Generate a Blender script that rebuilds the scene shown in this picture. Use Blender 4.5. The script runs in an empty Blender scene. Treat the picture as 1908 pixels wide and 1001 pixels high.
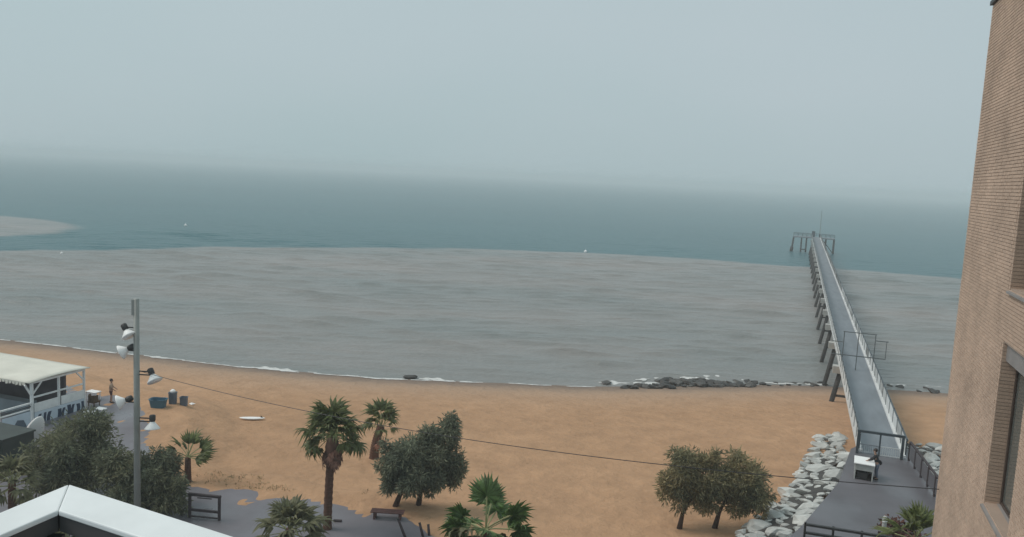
import bpy, math, random
import numpy as np
from mathutils import Vector, Matrix, Euler

random.seed(7)
rng = np.random.default_rng(7)
R = math.radians
scene = bpy.context.scene
COL = scene.collection

# ------------------------------------------------------------------ camera
CAM = Vector((0.0, 0.0, 21.5))
FPX, CX, CY, HZ = 1500.0, 954.0, 500.5, 325.0
PITCH = math.atan((CY - HZ) / FPX)
ROLL = R(2.86)
FW = Vector((0, math.cos(PITCH), -math.sin(PITCH)))
R0 = Vector((1, 0, 0))
U0 = Vector((0, math.sin(PITCH), math.cos(PITCH)))
RT = R0 * math.cos(ROLL) + U0 * math.sin(ROLL)
UP = U0 * math.cos(ROLL) - R0 * math.sin(ROLL)
cam_data = bpy.data.cameras.new('camera')
cam_data.sensor_width = 36.0
cam_data.lens = 36.0 * FPX / 1908.0
cam_data.clip_start = 0.1
cam_data.clip_end = 30000
cam = bpy.data.objects.new('camera', cam_data)
COL.objects.link(cam)
cam.matrix_world = Matrix(((RT.x, UP.x, -FW.x, CAM.x), (RT.y, UP.y, -FW.y, CAM.y),
                           (RT.z, UP.z, -FW.z, CAM.z), (0, 0, 0, 1)))
scene.camera = cam

# ------------------------------------------------------------------ world and sun
SUN_EL, SUN_AZ = R(52), R(275)          # azimuth measured from +Y clockwise: high on the left
world = bpy.data.worlds.new('World')
scene.world = world
world.use_nodes = True
wn, wl = world.node_tree.nodes, world.node_tree.links
wn.clear()
w_out = wn.new('ShaderNodeOutputWorld')
w_bg = wn.new('ShaderNodeBackground')
w_sky = wn.new('ShaderNodeTexSky')
w_sky.sky_type = 'NISHITA'
w_sky.sun_disc = False
w_sky.sun_elevation = SUN_EL
w_sky.sun_rotation = SUN_AZ
w_sky.air_density = 1.0
w_sky.dust_density = 5.0
w_hsv = wn.new('ShaderNodeHueSaturation')
w_hsv.inputs['Saturation'].default_value = 0.25
w_mix = wn.new('ShaderNodeMix')
w_mix.data_type = 'RGBA'
w_mix.inputs[0].default_value = 0.86
w_tc = wn.new('ShaderNodeTexCoord')
w_map = wn.new('ShaderNodeMapping')
w_map.inputs['Scale'].default_value = (0.9, 0.9, 2.2)
w_noise = wn.new('ShaderNodeTexNoise')
w_noise.inputs['Scale'].default_value = 1.3
w_noise.inputs['Detail'].default_value = 3.0
w_noise.inputs['Roughness'].default_value = 0.45
w_ramp = wn.new('ShaderNodeValToRGB')
w_ramp.color_ramp.elements[0].position = 0.3
w_ramp.color_ramp.elements[0].color = (4.15, 5.55, 5.85, 1)
w_ramp.color_ramp.elements[1].position = 0.72
w_ramp.color_ramp.elements[1].color = (4.95, 5.95, 6.35, 1)
wl.new(w_tc.outputs['Generated'], w_map.inputs['Vector'])
wl.new(w_map.outputs[0], w_noise.inputs['Vector'])
wl.new(w_noise.outputs['Fac'], w_ramp.inputs['Fac'])
wl.new(w_sky.outputs[0], w_hsv.inputs['Color'])
wl.new(w_hsv.outputs[0], w_mix.inputs[6])
wl.new(w_ramp.outputs[0], w_mix.inputs[7])
wl.new(w_mix.outputs[2], w_bg.inputs['Color'])
wl.new(w_bg.outputs[0], w_out.inputs['Surface'])
w_bg.inputs['Strength'].default_value = 0.1

sun_data = bpy.data.lights.new('sun', 'SUN')
sun_data.energy = 1.5
sun_data.angle = R(28)
sun_data.color = (1.0, 0.93, 0.86)
sun = bpy.data.objects.new('sun', sun_data)
COL.objects.link(sun)
sdir = Vector((math.sin(SUN_AZ) * math.cos(SUN_EL), math.cos(SUN_AZ) * math.cos(SUN_EL), math.sin(SUN_EL)))
sun.rotation_euler = sdir.to_track_quat('Z', 'Y').to_euler()
sun.location = (0, 0, 60)

scene.render.engine = 'CYCLES'
vs = scene.view_settings
scene.display_settings.display_device = 'sRGB'
vs.view_transform = 'Standard'
vs.look = 'None'
vs.exposure = 0.0
vs.gamma = 1.0
vs.use_curve_mapping = False
scene.cycles.max_bounces = 6
scene.cycles.volume_bounces = 2
scene.cycles.use_denoising = True

# ------------------------------------------------------------------ helpers
def ray(px, py):
    return FW + RT * ((px - CX) / FPX) + UP * ((CY - py) / FPX)

def on_z(px, py, z):                     # point of the level z that stands at this place of the view
    d = ray(px, py)
    return CAM + d * ((z - CAM.z) / d.z)

def at_depth(px, py, y):                 # point at distance y in front of the camera
    d = ray(px, py)
    return CAM + d * (y / d.y)

def tag(o, label=None, cat=None, group=None, kind=None):
    if label: o['label'] = label
    if cat: o['category'] = cat
    if group: o['group'] = group
    if kind: o['kind'] = kind
    return o

def thing(name, label, cat, loc, rz=0.0, group=None):
    o = bpy.data.objects.new(name, None)
    COL.objects.link(o)
    o.empty_display_size = 0.3
    o.location = loc
    o.rotation_euler = (0, 0, rz)
    return tag(o, label, cat, group)

class MB:
    def __init__(s):
        s.v, s.f = [], []
    def add(s, vs_, fs):
        n = len(s.v)
        s.v.extend([tuple(p) for p in vs_])
        s.f.extend([tuple(i + n for i in f) for f in fs])
        return s
    def box(s, lo, hi, mat=None):
        x0, y0, z0 = lo; x1, y1, z1 = hi
        v = [(x0,y0,z0),(x1,y0,z0),(x1,y1,z0),(x0,y1,z0),(x0,y0,z1),(x1,y0,z1),(x1,y1,z1),(x0,y1,z1)]
        if mat is not None:
            v = [mat @ Vector(p) for p in v]
        return s.add(v, [(0,3,2,1),(4,5,6,7),(0,1,5,4),(1,2,6,5),(2,3,7,6),(3,0,4,7)])
    def bar(s, a, b, w, h=None, up=(0, 0, 1)):    # square bar from a to b
        a, b = Vector(a), Vector(b)
        h = w if h is None else h
        t = (b - a).normalized()
        u = Vector(up)
        if abs(t.dot(u)) > 0.98: u = Vector((0, 1, 0))
        sx = t.cross(u).normalized()
        sz = sx.cross(t).normalized()
        v = []
        for p in (a, b):
            for i, j in ((-1,-1),(1,-1),(1,1),(-1,1)):
                v.append(p + sx * (i * w / 2) + sz * (j * h / 2))
        return s.add(v, [(0,1,2,3),(7,6,5,4),(0,4,5,1),(1,5,6,2),(2,6,7,3),(3,7,4,0)])
    def tube(s, pts, rad, n=8, cap=True):
        pts = [Vector(p) for p in pts]
        if not hasattr(rad, '__len__'): rad = [rad] * len(pts)
        v, f = [], []
        ref = None
        for i, p in enumerate(pts):
            t = (pts[min(i+1, len(pts)-1)] - pts[max(i-1, 0)]).normalized()
            if ref is None:
                ref = Vector((1, 0, 0)) if abs(t.x) < 0.9 else Vector((0, 1, 0))
            a = t.cross(ref).normalized()
            b = t.cross(a).normalized()
            for k in range(n):
                an = 2 * math.pi * k / n
                v.append(p + (a * math.cos(an) + b * math.sin(an)) * rad[i])
        for i in range(len(pts) - 1):
            for k in range(n):
                f.append((i*n+k, i*n+(k+1) % n, (i+1)*n+(k+1) % n, (i+1)*n+k))
        if cap:
            f.append(tuple(range(n))[::-1])
            f.append(tuple((len(pts)-1)*n + k for k in range(n)))
        return s.add(v, f)
    def prism(s, poly, z0, z1):
        n = len(poly)
        v = [(x, y, z0) for x, y in poly] + [(x, y, z1) for x, y in poly]
        return s.add(v, [tuple(range(n))[::-1], tuple(range(n, 2*n))] +
                     [(i, (i+1) % n, n + (i+1) % n, n + i) for i in range(n)])
    def build(s, name, mat, parent=None, smooth=False):
        me = bpy.data.meshes.new(name)
        me.from_pydata(s.v, [], s.f)
        me.validate()
        if smooth:
            me.polygons.foreach_set('use_smooth', [True] * len(me.polygons))
        me.update()
        return place(name, me, mat, parent)

def place(name, me, mat=None, parent=None, loc=None, rot=None, sc=None):
    o = bpy.data.objects.new(name, me)
    COL.objects.link(o)
    if mat is not None and len(me.materials) == 0:
        me.materials.append(mat)
    if parent is not None: o.parent = parent
    if loc is not None: o.location = loc
    if rot is not None: o.rotation_euler = rot
    if sc is not None: o.scale = sc if hasattr(sc, '__len__') else (sc, sc, sc)
    return o

def recalc(me):
    import bmesh
    bm = bmesh.new(); bm.from_mesh(me)
    bmesh.ops.recalc_face_normals(bm, faces=bm.faces)
    bm.to_mesh(me); bm.free()

def bevel(o, w, seg=1):
    m = o.modifiers.new('bevel', 'BEVEL')
    m.width = w; m.segments = seg; m.limit_method = 'ANGLE'
    return o

# ------------------------------------------------------------------ materials
def mat(name, col, rough=0.8, var=0.0, scale=4.0, bump=0.0, metal=0.0, col2=None, island=0.0, detail=5.0,
        spec=0.5, objrand=0.0, stretch=None, bscale=None, trans=0.0, wet=0.0):
    m = bpy.data.materials.new(name)
    m.use_nodes = True
    nt = m.node_tree
    n, l = nt.nodes, nt.links
    b = n['Principled BSDF']
    b.inputs['Roughness'].default_value = rough
    b.inputs['Metallic'].default_value = metal
    b.inputs['Specular IOR Level'].default_value = spec
    c2 = col2 if col2 is not None else tuple(max(0, c * (1 - var)) for c in col)
    c1 = col if col2 is not None else tuple(c * (1 + var) for c in col)
    tc = n.new('ShaderNodeTexCoord')
    vec = tc.outputs['Object']
    if stretch:
        mp = n.new('ShaderNodeMapping'); mp.inputs['Scale'].default_value = stretch
        l.new(vec, mp.inputs['Vector']); vec = mp.outputs[0]
    no = n.new('ShaderNodeTexNoise')
    no.inputs['Scale'].default_value = scale
    no.inputs['Detail'].default_value = detail
    l.new(vec, no.inputs['Vector'])
    rp = n.new('ShaderNodeValToRGB')
    rp.color_ramp.elements[0].position = 0.3
    rp.color_ramp.elements[1].position = 0.7
    rp.color_ramp.elements[0].color = (*c2, 1)
    rp.color_ramp.elements[1].color = (*c1, 1)
    l.new(no.outputs['Fac'], rp.inputs['Fac'])
    out = rp.outputs[0]
    if island or objrand:
        hs = n.new('ShaderNodeHueSaturation')
        src = n.new('ShaderNodeNewGeometry').outputs['Random Per Island'] if island else n.new('ShaderNodeObjectInfo').outputs['Random']
        mr = n.new('ShaderNodeMapRange')
        k = island or objrand
        mr.inputs['To Min'].default_value = 1 - k
        mr.inputs['To Max'].default_value = 1 + k
        l.new(src, mr.inputs['Value'])
        l.new(mr.outputs[0], hs.inputs['Value'])
        l.new(out, hs.inputs['Color'])
        out = hs.outputs[0]
    l.new(out, b.inputs['Base Color'])
    if wet:
        wn_ = n.new('ShaderNodeTexNoise'); wn_.inputs['Scale'].default_value = 0.22; wn_.inputs['Detail'].default_value = 4
        l.new(vec, wn_.inputs['Vector'])
        wm = n.new('ShaderNodeMapRange'); wm.inputs['From Min'].default_value = 0.4; wm.inputs['From Max'].default_value = 0.62
        wm.inputs['To Min'].default_value = wet; wm.inputs['To Max'].default_value = rough
        l.new(wn_.outputs['Fac'], wm.inputs['Value']); l.new(wm.outputs[0], b.inputs['Roughness'])
    if trans:
        tb = n.new('ShaderNodeBsdfTranslucent'); l.new(out, tb.inputs['Color'])
        ms = n.new('ShaderNodeMixShader'); ms.inputs[0].default_value = trans
        l.new(b.outputs[0], ms.inputs[1]); l.new(tb.outputs[0], ms.inputs[2])
        l.new(ms.outputs[0], n['Material Output'].inputs['Surface'])
    if bump:
        bn = n.new('ShaderNodeTexNoise')
        bn.inputs['Scale'].default_value = bscale or scale * 3
        bn.inputs['Detail'].default_value = 6
        l.new(vec, bn.inputs['Vector'])
        bp = n.new('ShaderNodeBump')
        bp.inputs['Strength'].default_value = bump
        bp.inputs['Distance'].default_value = 0.05
        l.new(bn.outputs['Fac'], bp.inputs['Height'])
        l.new(bp.outputs[0], b.inputs['Normal'])
    return m

M = {}
M['white_paint'] = mat('white_paint', (0.78, 0.80, 0.80), 0.5, 0.09, 2.5, 0.08)
M['painted_shade_face'] = mat('grey_painted_shade', (0.07, 0.068, 0.068), 0.6, 0.2, 1.5, 0.05)  # shadow on the beams' inner faces, put into a dark colour
M['white_shade'] = mat('white_shade', (0.90, 0.88, 0.86), 0.5, 0.03, 3)
M['dark_metal'] = mat('dark_metal', (0.025, 0.024, 0.024), 0.5, 0.2, 3)
M['blue_grey_metal'] = mat('blue_grey_metal', (0.05, 0.065, 0.075), 0.45, 0.2, 3)
M['grey_tube'] = mat('grey_tube', (0.10, 0.115, 0.12), 0.5, 0.2, 3)
M['galvanised'] = mat('galvanised', (0.30, 0.31, 0.29), 0.55, 0.15, 1.2, 0.05, metal=0.3)
M['pale_rail'] = mat('pale_rail', (0.66, 0.67, 0.665), 0.6, 0.12, 0.8)
M['deck'] = mat('pier_deck', (0.20, 0.225, 0.25), 0.8, 0.12, 0.5, 0.1, stretch=(3, 0.6, 1))
M['concrete'] = mat('concrete', (0.42, 0.42, 0.40), 0.85, 0.18, 1.3, 0.2)
M['pile'] = mat('weathered_pile', (0.045, 0.042, 0.04), 0.85, 0.4, 1.5, 0.3)
M['plaza'] = mat('plaza_boards', (0.125, 0.118, 0.13), 0.7, 0.16, 0.35, 0.1, wet=0.3)
M['paving'] = mat('paving', (0.165, 0.152, 0.168), 0.75, 0.16, 0.3, 0.1, wet=0.25)
M['bark'] = mat('bark', (0.055, 0.032, 0.022), 0.95, 0.35, 5, 0.6)
M['palm_bark'] = mat('palm_bark', (0.12, 0.058, 0.038), 0.95, 0.4, 5, 0.8, stretch=(1, 1, 4))
M['dead_frond'] = mat('dead_frond', (0.23, 0.118, 0.085), 0.9, 0.35, 2.5, objrand=0.35)
M['frond'] = mat('frond_green', (0.115, 0.135, 0.04), 0.55, 0.35, 1.5, island=0.38, trans=0.3)
M['frond_bright'] = mat('frond_bright', (0.10, 0.165, 0.05), 0.5, 0.3, 1.5, island=0.38, trans=0.3)
M['frond_grey'] = mat('frond_grey', (0.15, 0.145, 0.075), 0.65, 0.3, 1.5, island=0.38, trans=0.3)
M['dry_grass'] = mat('dry_grass', (0.30, 0.24, 0.12), 0.8, 0.3, 2)
M['petiole'] = mat('petiole', (0.26, 0.27, 0.12), 0.6, 0.2, 2)
M['tamarisk'] = mat('tamarisk_leaf', (0.27, 0.285, 0.19), 0.85, 0.25, 0.9, island=0.5, col2=(0.15, 0.175, 0.125), trans=0.5)
M['tamarisk_dark'] = mat('tamarisk_leaf_dark', (0.25, 0.24, 0.14), 0.85, 0.25, 0.6, island=0.5, col2=(0.10, 0.125, 0.085), trans=0.4)
M['tamarisk_brown'] = mat('tamarisk_leaf_brown', (0.38, 0.31, 0.165), 0.85, 0.25, 0.7, island=0.5, col2=(0.155, 0.175, 0.11), trans=0.5)
M['boulder'] = mat('pale_boulder', (0.50, 0.50, 0.475), 0.9, 0.28, 1.6, 0.6, objrand=0.22)
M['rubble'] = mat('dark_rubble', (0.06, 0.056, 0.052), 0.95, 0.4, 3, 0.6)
M['dark_rock'] = mat('wet_rock', (0.055, 0.05, 0.045), 0.6, 0.3, 1.5, 0.4, objrand=0.6)
M['brick'] = mat('brick', (0.50, 0.36, 0.27), 0.9, 0.16, 0.7, 0.15, island=0.08, bscale=25)
M['brick_single'] = mat('brick_single', (0.50, 0.36, 0.27), 0.9, 0.1, 3, 0.15, objrand=0.08, bscale=25)
M['mortar'] = mat('mortar', (0.39, 0.295, 0.235), 0.95, 0.1, 2, 0.2, bscale=30)
M['cream_fabric'] = mat('cream_fabric', (0.70, 0.67, 0.585), 0.9, 0.08, 0.6, 0.1)
M['shade_toned_wall'] = mat('bar_wall_shade_tone', (0.10, 0.09, 0.10), 0.9, 0.2, 1)  # interior shade under the awning is put into this wall colour
M['blue_floor'] = mat('blue_floor', (0.22, 0.26, 0.29), 0.8, 0.15, 0.8)
M['navy'] = mat('navy_print', (0.015, 0.035, 0.075), 0.7, 0.2, 3)
M['banner'] = mat('banner_cloth', (0.58, 0.66, 0.74), 0.8, 0.08, 1.5)
M['green_box'] = mat('dark_green_paint', (0.035, 0.045, 0.04), 0.6, 0.25, 1)
M['bin_blue'] = mat('blue_plastic', (0.045, 0.13, 0.19), 0.5, 0.15, 2)
M['bin_grey'] = mat('blue_grey_plastic', (0.10, 0.13, 0.17), 0.5, 0.15, 2)
M['dark_wood'] = mat('dark_wood', (0.045, 0.032, 0.035), 0.75, 0.3, 4, 0.3, stretch=(1, 6, 6))
M['red_wood'] = mat('red_brown_wood', (0.10, 0.045, 0.04), 0.75, 0.3, 4, 0.3)
M['wicker'] = mat('brown_wicker', (0.10, 0.06, 0.03), 0.85, 0.3, 8, 0.3)
M['foam'] = mat('foam', (0.62, 0.61, 0.59), 0.9, 0.2, 2, 0.4)
M['skin'] = mat('skin', (0.36, 0.21, 0.15), 0.6, 0.06, 5)
M['hair'] = mat('hair_brown', (0.022, 0.013, 0.009), 0.6, 0.3, 20)
M['black_cloth'] = mat('black_cloth', (0.015, 0.015, 0.018), 0.85, 0.3, 6)
M['beige_cloth'] = mat('beige_cloth', (0.40, 0.28, 0.20), 0.85, 0.1, 6)
M['maroon_cloth'] = mat('maroon_cloth', (0.09, 0.03, 0.03), 0.85, 0.2, 6)
M['blue_cloth'] = mat('faded_blue_cloth', (0.13, 0.15, 0.20), 0.85, 0.15, 6)
M['grey_sill'] = mat('grey_sill', (0.26, 0.24, 0.23), 0.5, 0.12, 2)
M['frame_dark'] = mat('window_frame_dark', (0.06, 0.042, 0.035), 0.45, 0.2, 2)
M['pane'] = mat('pane_glass', (0.12, 0.13, 0.12), 0.07, 0.1, 1, spec=0.6)
M['dry_plant'] = mat('dry_plant', (0.13, 0.06, 0.045), 0.9, 0.3, 3, island=0.4)

# sand
def sand_material():
    m = bpy.data.materials.new('beach_sand'); m.use_nodes = True
    n, l = m.node_tree.nodes, m.node_tree.links
    b = n['Principled BSDF']
    b.inputs['Roughness'].default_value = 0.95
    b.inputs['Specular IOR Level'].default_value = 0.2
    geo = n.new('ShaderNodeNewGeometry')
    def noise(sc, det, rough=0.5):
        x = n.new('ShaderNodeTexNoise'); x.inputs['Scale'].default_value = sc; x.inputs['Detail'].default_value = det
        x.inputs['Roughness'].default_value = rough
        l.new(geo.outputs['Position'], x.inputs['Vector']); return x
    big = noise(0.035, 4)
    r1 = n.new('ShaderNodeValToRGB')
    r1.color_ramp.elements[0].position = 0.32; r1.color_ramp.elements[0].color = (0.435, 0.252, 0.142, 1)
    r1.color_ramp.elements[1].position = 0.68; r1.color_ramp.elements[1].color = (0.53, 0.315, 0.185, 1)
    l.new(big.outputs['Fac'], r1.inputs['Fac'])
    mid = noise(0.5, 6, 0.6)
    r2 = n.new('ShaderNodeMapRange'); r2.inputs['From Min'].default_value = 0.25; r2.inputs['From Max'].default_value = 0.75
    r2.inputs['To Min'].default_value = 0.82; r2.inputs['To Max'].default_value = 1.14
    l.new(mid.outputs['Fac'], r2.inputs['Value'])
    mul = n.new('ShaderNodeMix'); mul.data_type = 'RGBA'; mul.blend_type = 'MULTIPLY'; mul.inputs[0].default_value = 1
    l.new(r1.outputs[0], mul.inputs[6]); l.new(r2.outputs[0], mul.inputs[7])
    # damp, paler and greyer band where the swell washes up
    sep = n.new('ShaderNodeSeparateXYZ'); l.new(geo.outputs['Position'], sep.inputs[0])
    add = n.new('ShaderNodeMath'); add.operation = 'MULTIPLY_ADD'; add.inputs[1].default_value = -0.7
    l.new(mid.outputs['Fac'], add.inputs[0]); l.new(sep.outputs['Z'], add.inputs[2])
    wr = n.new('ShaderNodeMapRange'); wr.interpolation_type = 'SMOOTHSTEP'
    wr.inputs['From Min'].default_value = -0.2; wr.inputs['From Max'].default_value = 1.5
    wr.inputs['To Min'].default_value = 0.85; wr.inputs['To Max'].default_value = 0.0
    l.new(add.outputs[0], wr.inputs['Value'])
    wet = n.new('ShaderNodeMix'); wet.data_type = 'RGBA'
    wet.inputs[7].default_value = (0.40, 0.285, 0.21, 1)
    l.new(wr.outputs[0], wet.inputs[0]); l.new(mul.outputs[2], wet.inputs[6])
    dk = n.new('ShaderNodeMapRange'); dk.interpolation_type = 'SMOOTHSTEP'
    dk.inputs['From Min'].default_value = -0.25; dk.inputs['From Max'].default_value = 0.5
    dk.inputs['To Min'].default_value = 0.9; dk.inputs['To Max'].default_value = 0.0
    l.new(add.outputs[0], dk.inputs['Value'])
    wt2 = n.new('ShaderNodeMix'); wt2.data_type = 'RGBA'; wt2.inputs[7].default_value = (0.20, 0.15, 0.12, 1)
    l.new(dk.outputs[0], wt2.inputs[0]); l.new(wet.outputs[2], wt2.inputs[6])
    l.new(wt2.outputs[2], b.inputs['Base Color'])
    fine = noise(3.0, 8, 0.65)
    ad = n.new('ShaderNodeMath'); ad.operation = 'MULTIPLY_ADD'; ad.inputs[1].default_value = 2.0
    vo = n.new('ShaderNodeTexVoronoi'); vo.inputs['Scale'].default_value = 1.7; vo.feature = 'SMOOTH_F1'
    vw = n.new('ShaderNodeMapping'); vw.inputs['Scale'].default_value = (1.0, 1.0, 0.1)
    l.new(geo.outputs['Position'], vw.inputs['Vector']); l.new(vw.outputs[0], vo.inputs['Vector'])
    vm = n.new('ShaderNodeMath'); vm.operation = 'MULTIPLY_ADD'; vm.inputs[1].default_value = 0.9
    l.new(vo.outputs['Distance'], vm.inputs[0]); l.new(fine.outputs['Fac'], vm.inputs[2])
    l.new(mid.outputs['Fac'], ad.inputs[0]); l.new(vm.outputs[0], ad.inputs[2])
    bp = n.new('ShaderNodeBump'); bp.inputs['Strength'].default_value = 0.75; bp.inputs['Distance'].default_value = 0.16
    l.new(ad.outputs[0], bp.inputs['Height']); l.new(bp.outputs[0], b.inputs['Normal'])
    return m

# sea: silt-laden brown-grey water near the beach, clear teal water beyond
def sea_material():
    m = bpy.data.materials.new('sea_water'); m.use_nodes = True
    n, l = m.node_tree.nodes, m.node_tree.links
    b = n['Principled BSDF']
    b.inputs['IOR'].default_value = 1.33
    b.inputs['Roughness'].default_value = 0.3
    b.inputs['Specular IOR Level'].default_value = 0.32
    geo = n.new('ShaderNodeNewGeometry')
    sep = n.new('ShaderNodeSeparateXYZ'); l.new(geo.outputs['Position'], sep.inputs[0])
    def math_(op, a, b_=None, c=None):
        x = n.new('ShaderNodeMath'); x.operation = op
        for i, q in enumerate((a, b_, c)):
            if q is None: continue
            if isinstance(q, (int, float)): x.inputs[i].default_value = q
            else: l.new(q, x.inputs[i])
        return x.outputs[0]
    def noise(sc, det, stretch=(1, 1, 1), rough=0.5, rot=0.0):
        mp = n.new('ShaderNodeMapping'); mp.inputs['Scale'].default_value = stretch; mp.inputs['Rotation'].default_value = (0, 0, rot)
        l.new(geo.outputs['Position'], mp.inputs['Vector'])
        x = n.new('ShaderNodeTexNoise'); x.inputs['Scale'].default_value = sc; x.inputs['Detail'].default_value = det
        x.inputs['Roughness'].default_value = rough
        l.new(mp.outputs[0], x.inputs['Vector']); return x.outputs['Fac']
    X, Y = sep.outputs['X'], sep.outputs['Y']
    dx = math_('SUBTRACT', X, 35.0)
    edge = math_('SUBTRACT', 232.0, math_('DIVIDE', math_('MULTIPLY', dx, dx), 331.0))
    nz = noise(0.018, 5, (1, 1.6, 1), 0.6)
    wob = math_('MULTIPLY', math_('SUBTRACT', nz, 0.5), 26.0)
    d1 = math_('ADD', math_('SUBTRACT', edge, Y), wob)
    # a second tongue of silt on the far left: ellipse
    ex = math_('DIVIDE', math_('ADD', X, 183.0), 60.0)
    ey = math_('DIVIDE', math_('SUBTRACT', Y, 214.0), 46.0)
    er = math_('SQRT', math_('ADD', math_('MULTIPLY', ex, ex), math_('MULTIPLY', ey, ey)))
    d2 = math_('ADD', math_('MULTIPLY', math_('SUBTRACT', 1.0, er), 40.0), math_('MULTIPLY', wob, 0.7))
    d = math_('MAXIMUM', d1, d2)
    mr = n.new('ShaderNodeMapRange'); mr.interpolation_type = 'SMOOTHSTEP'
    mr.inputs['From Min'].default_value = -2; mr.inputs['From Max'].default_value = 3
    l.new(d, mr.inputs['Value'])
    silt_n = noise(0.03, 5, (0.5, 1.3, 1), 0.6)
    sr = n.new('ShaderNodeValToRGB')
    sr.color_ramp.elements[0].position = 0.32; sr.color_ramp.elements[0].color = (0.188, 0.207, 0.203, 1)
    sr.color_ramp.elements[1].position = 0.66; sr.color_ramp.elements[1].color = (0.272, 0.25, 0.236, 1)
    l.new(silt_n, sr.inputs['Fac'])
    tr = n.new('ShaderNodeValToRGB')
    tr.color_ramp.elements[0].position = 0.3; tr.color_ramp.elements[0].color = (0.010, 0.098, 0.118, 1)
    tr.color_ramp.elements[1].position = 0.7; tr.color_ramp.elements[1].color = (0.018, 0.118, 0.138, 1)
    l.new(noise(0.012, 4, (0.5, 1, 1)), tr.inputs['Fac'])
    mx = n.new('ShaderNodeMix'); mx.data_type = 'RGBA'
    l.new(mr.outputs[0], mx.inputs[0]); l.new(tr.outputs[0], mx.inputs[6]); l.new(sr.outputs[0], mx.inputs[7])
    l.new(mx.outputs[2], b.inputs['Base Color'])
    w1 = noise(0.55, 4, (0.35, 1.0, 1), 0.5, R(-12))
    w2 = noise(2.2, 3, (0.5, 1.0, 1), 0.5, R(-8))
    hh = math_('MULTIPLY_ADD', w2, 0.25, w1)
    bp = n.new('ShaderNodeBump'); bp.inputs['Strength'].default_value = 0.9; bp.inputs['Distance'].default_value = 0.7
    l.new(hh, bp.inputs['Height']); l.new(bp.outputs[0], b.inputs['Normal'])
    return m
M['sand'] = sand_material()
M['sea'] = sea_material()

# ------------------------------------------------------------------ terrain
SHORE = [(-400, 175), (-57.77, 89.72), (-43.9, 86.5), (-28.46, 82.9), (-19.11, 81.47), (-12.29, 80.81), (-2.44, 81.19), (8.68, 81.76),
         (19.49, 83.94), (29.21, 86.31), (35.14, 86.88), (47.41, 86.5), (120, 75), (400, 10)]
SX, SY = [p[0] for p in SHORE], [p[1] for p in SHORE]
def shore_y(x): return np.interp(x, SX, SY)

def wobble(x, y, s=1.0):                 # cheap smooth noise
    return (np.sin(x * 0.9 * s + 1.3) * np.cos(y * 0.7 * s + 0.4) + 0.6 * np.sin(x * 1.9 * s + y * 1.3 * s + 2.0)
            + 0.4 * np.sin(x * 0.37 * s - y * 0.53 * s)) / 2.0

PROM_Z = 3.6
PROM = [(-400, 140), (-60, 72), (-31.31, 58.59), (-26.05, 56.19), (-23.16, 50.43), (-21.15, 44.15), (-17.13, 42.31), (-13.59, 41.54),
        (-9.26, 40.28), (-6.9, 40.28), (-4.53, 38.82), (-2.07, 36.97), (2.96, 33.46), (10, 31), (60, 28), (400, -40)]
PX, PY = [p[0] for p in PROM], [p[1] for p in PROM]
def prom_y(x): return np.interp(x, PX, PY)

def prom_dist(x, y):                     # signed distance to the promenade edge, positive towards the sea
    best = np.full(np.broadcast(x, y).shape, 1e9)
    for (x1, y1), (x2, y2) in zip(PROM[:-1], PROM[1:]):
        dx_, dy_ = x2 - x1, y2 - y1
        t = np.clip(((x - x1) * dx_ + (y - y1) * dy_) / (dx_ * dx_ + dy_ * dy_), 0, 1)
        best = np.minimum(best, np.hypot(x - x1 - t * dx_, y - y1 - t * dy_))
    return np.where(y > prom_y(x), best, -best)

def sand_h(x, y):
    x, y = np.asarray(x, float), np.asarray(y, float)
    s = (shore_y(x) - y) * 0.93
    z = np.where(s > 0, 4.15 * (1 - np.exp(-np.maximum(s, 0) / 26.0)), np.maximum(s * 0.08, -1.4))
    z = z + 0.05 * wobble(x, y) * np.clip(s / 15, 0, 1)
    e = prom_dist(x, y) + 0.7 * wobble(x, y, 0.8)        # seaward of the promenade edge
    k = np.clip((e + 1.5) / 3.0, 0, 1)
    k = k * k * (3 - 2 * k)
    low = PROM_Z - 0.12 + np.clip(0.2 * wobble(x, y, 2.3) + 0.12 * wobble(x + 7, y - 3, 4.1) - 0.012 + 0.035 * np.minimum(e + 1.5, 0), -0.05, 0.145)
    return low * (1 - k) + np.maximum(z, PROM_Z + 0.05 + 0.03 * wobble(x, y, 2.0) - 0.34 * np.maximum(e - 2.6, 0)) * k

def grid(xs, ys, zf):
    xx, yy = np.meshgrid(xs, ys)
    zz = zf(xx, yy)
    v = np.stack([xx.ravel(), yy.ravel(), zz.ravel()], 1)
    nx, ny = len(xs), len(ys)
    i = np.arange(nx * ny).reshape(ny, nx)
    f = np.stack([i[:-1, :-1].ravel(), i[:-1, 1:].ravel(), i[1:, 1:].ravel(), i[1:, :-1].ravel()], 1)
    return v, f

def np_mesh(name, v, f, smooth=True):
    me = bpy.data.meshes.new(name)
    k = f.shape[1]
    me.vertices.add(len(v)); me.vertices.foreach_set('co', np.asarray(v, np.float32).ravel())
    me.loops.add(f.size); me.loops.foreach_set('vertex_index', f.astype(np.int32).ravel())
    me.polygons.add(len(f))
    me.polygons.foreach_set('loop_start', np.arange(0, f.size, k, dtype=np.int32))
    me.polygons.foreach_set('loop_total', np.full(len(f), k, np.int32))
    me.polygons.foreach_set('use_smooth', np.full(len(f), smooth))
    me.update(calc_edges=True); me.validate()
    return me

xs = np.concatenate([np.linspace(-400, -72, 42), np.arange(-70, 62, 0.42), np.linspace(63, 400, 42)])
ys = np.concatenate([np.linspace(-60, 24, 16), np.arange(25, 96, 0.42), np.linspace(97, 190, 24)])
v, f = grid(xs, ys, sand_h)
tag(place('beach_sand', np_mesh('beach_sand', v, f), M['sand']), kind='structure')

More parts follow.
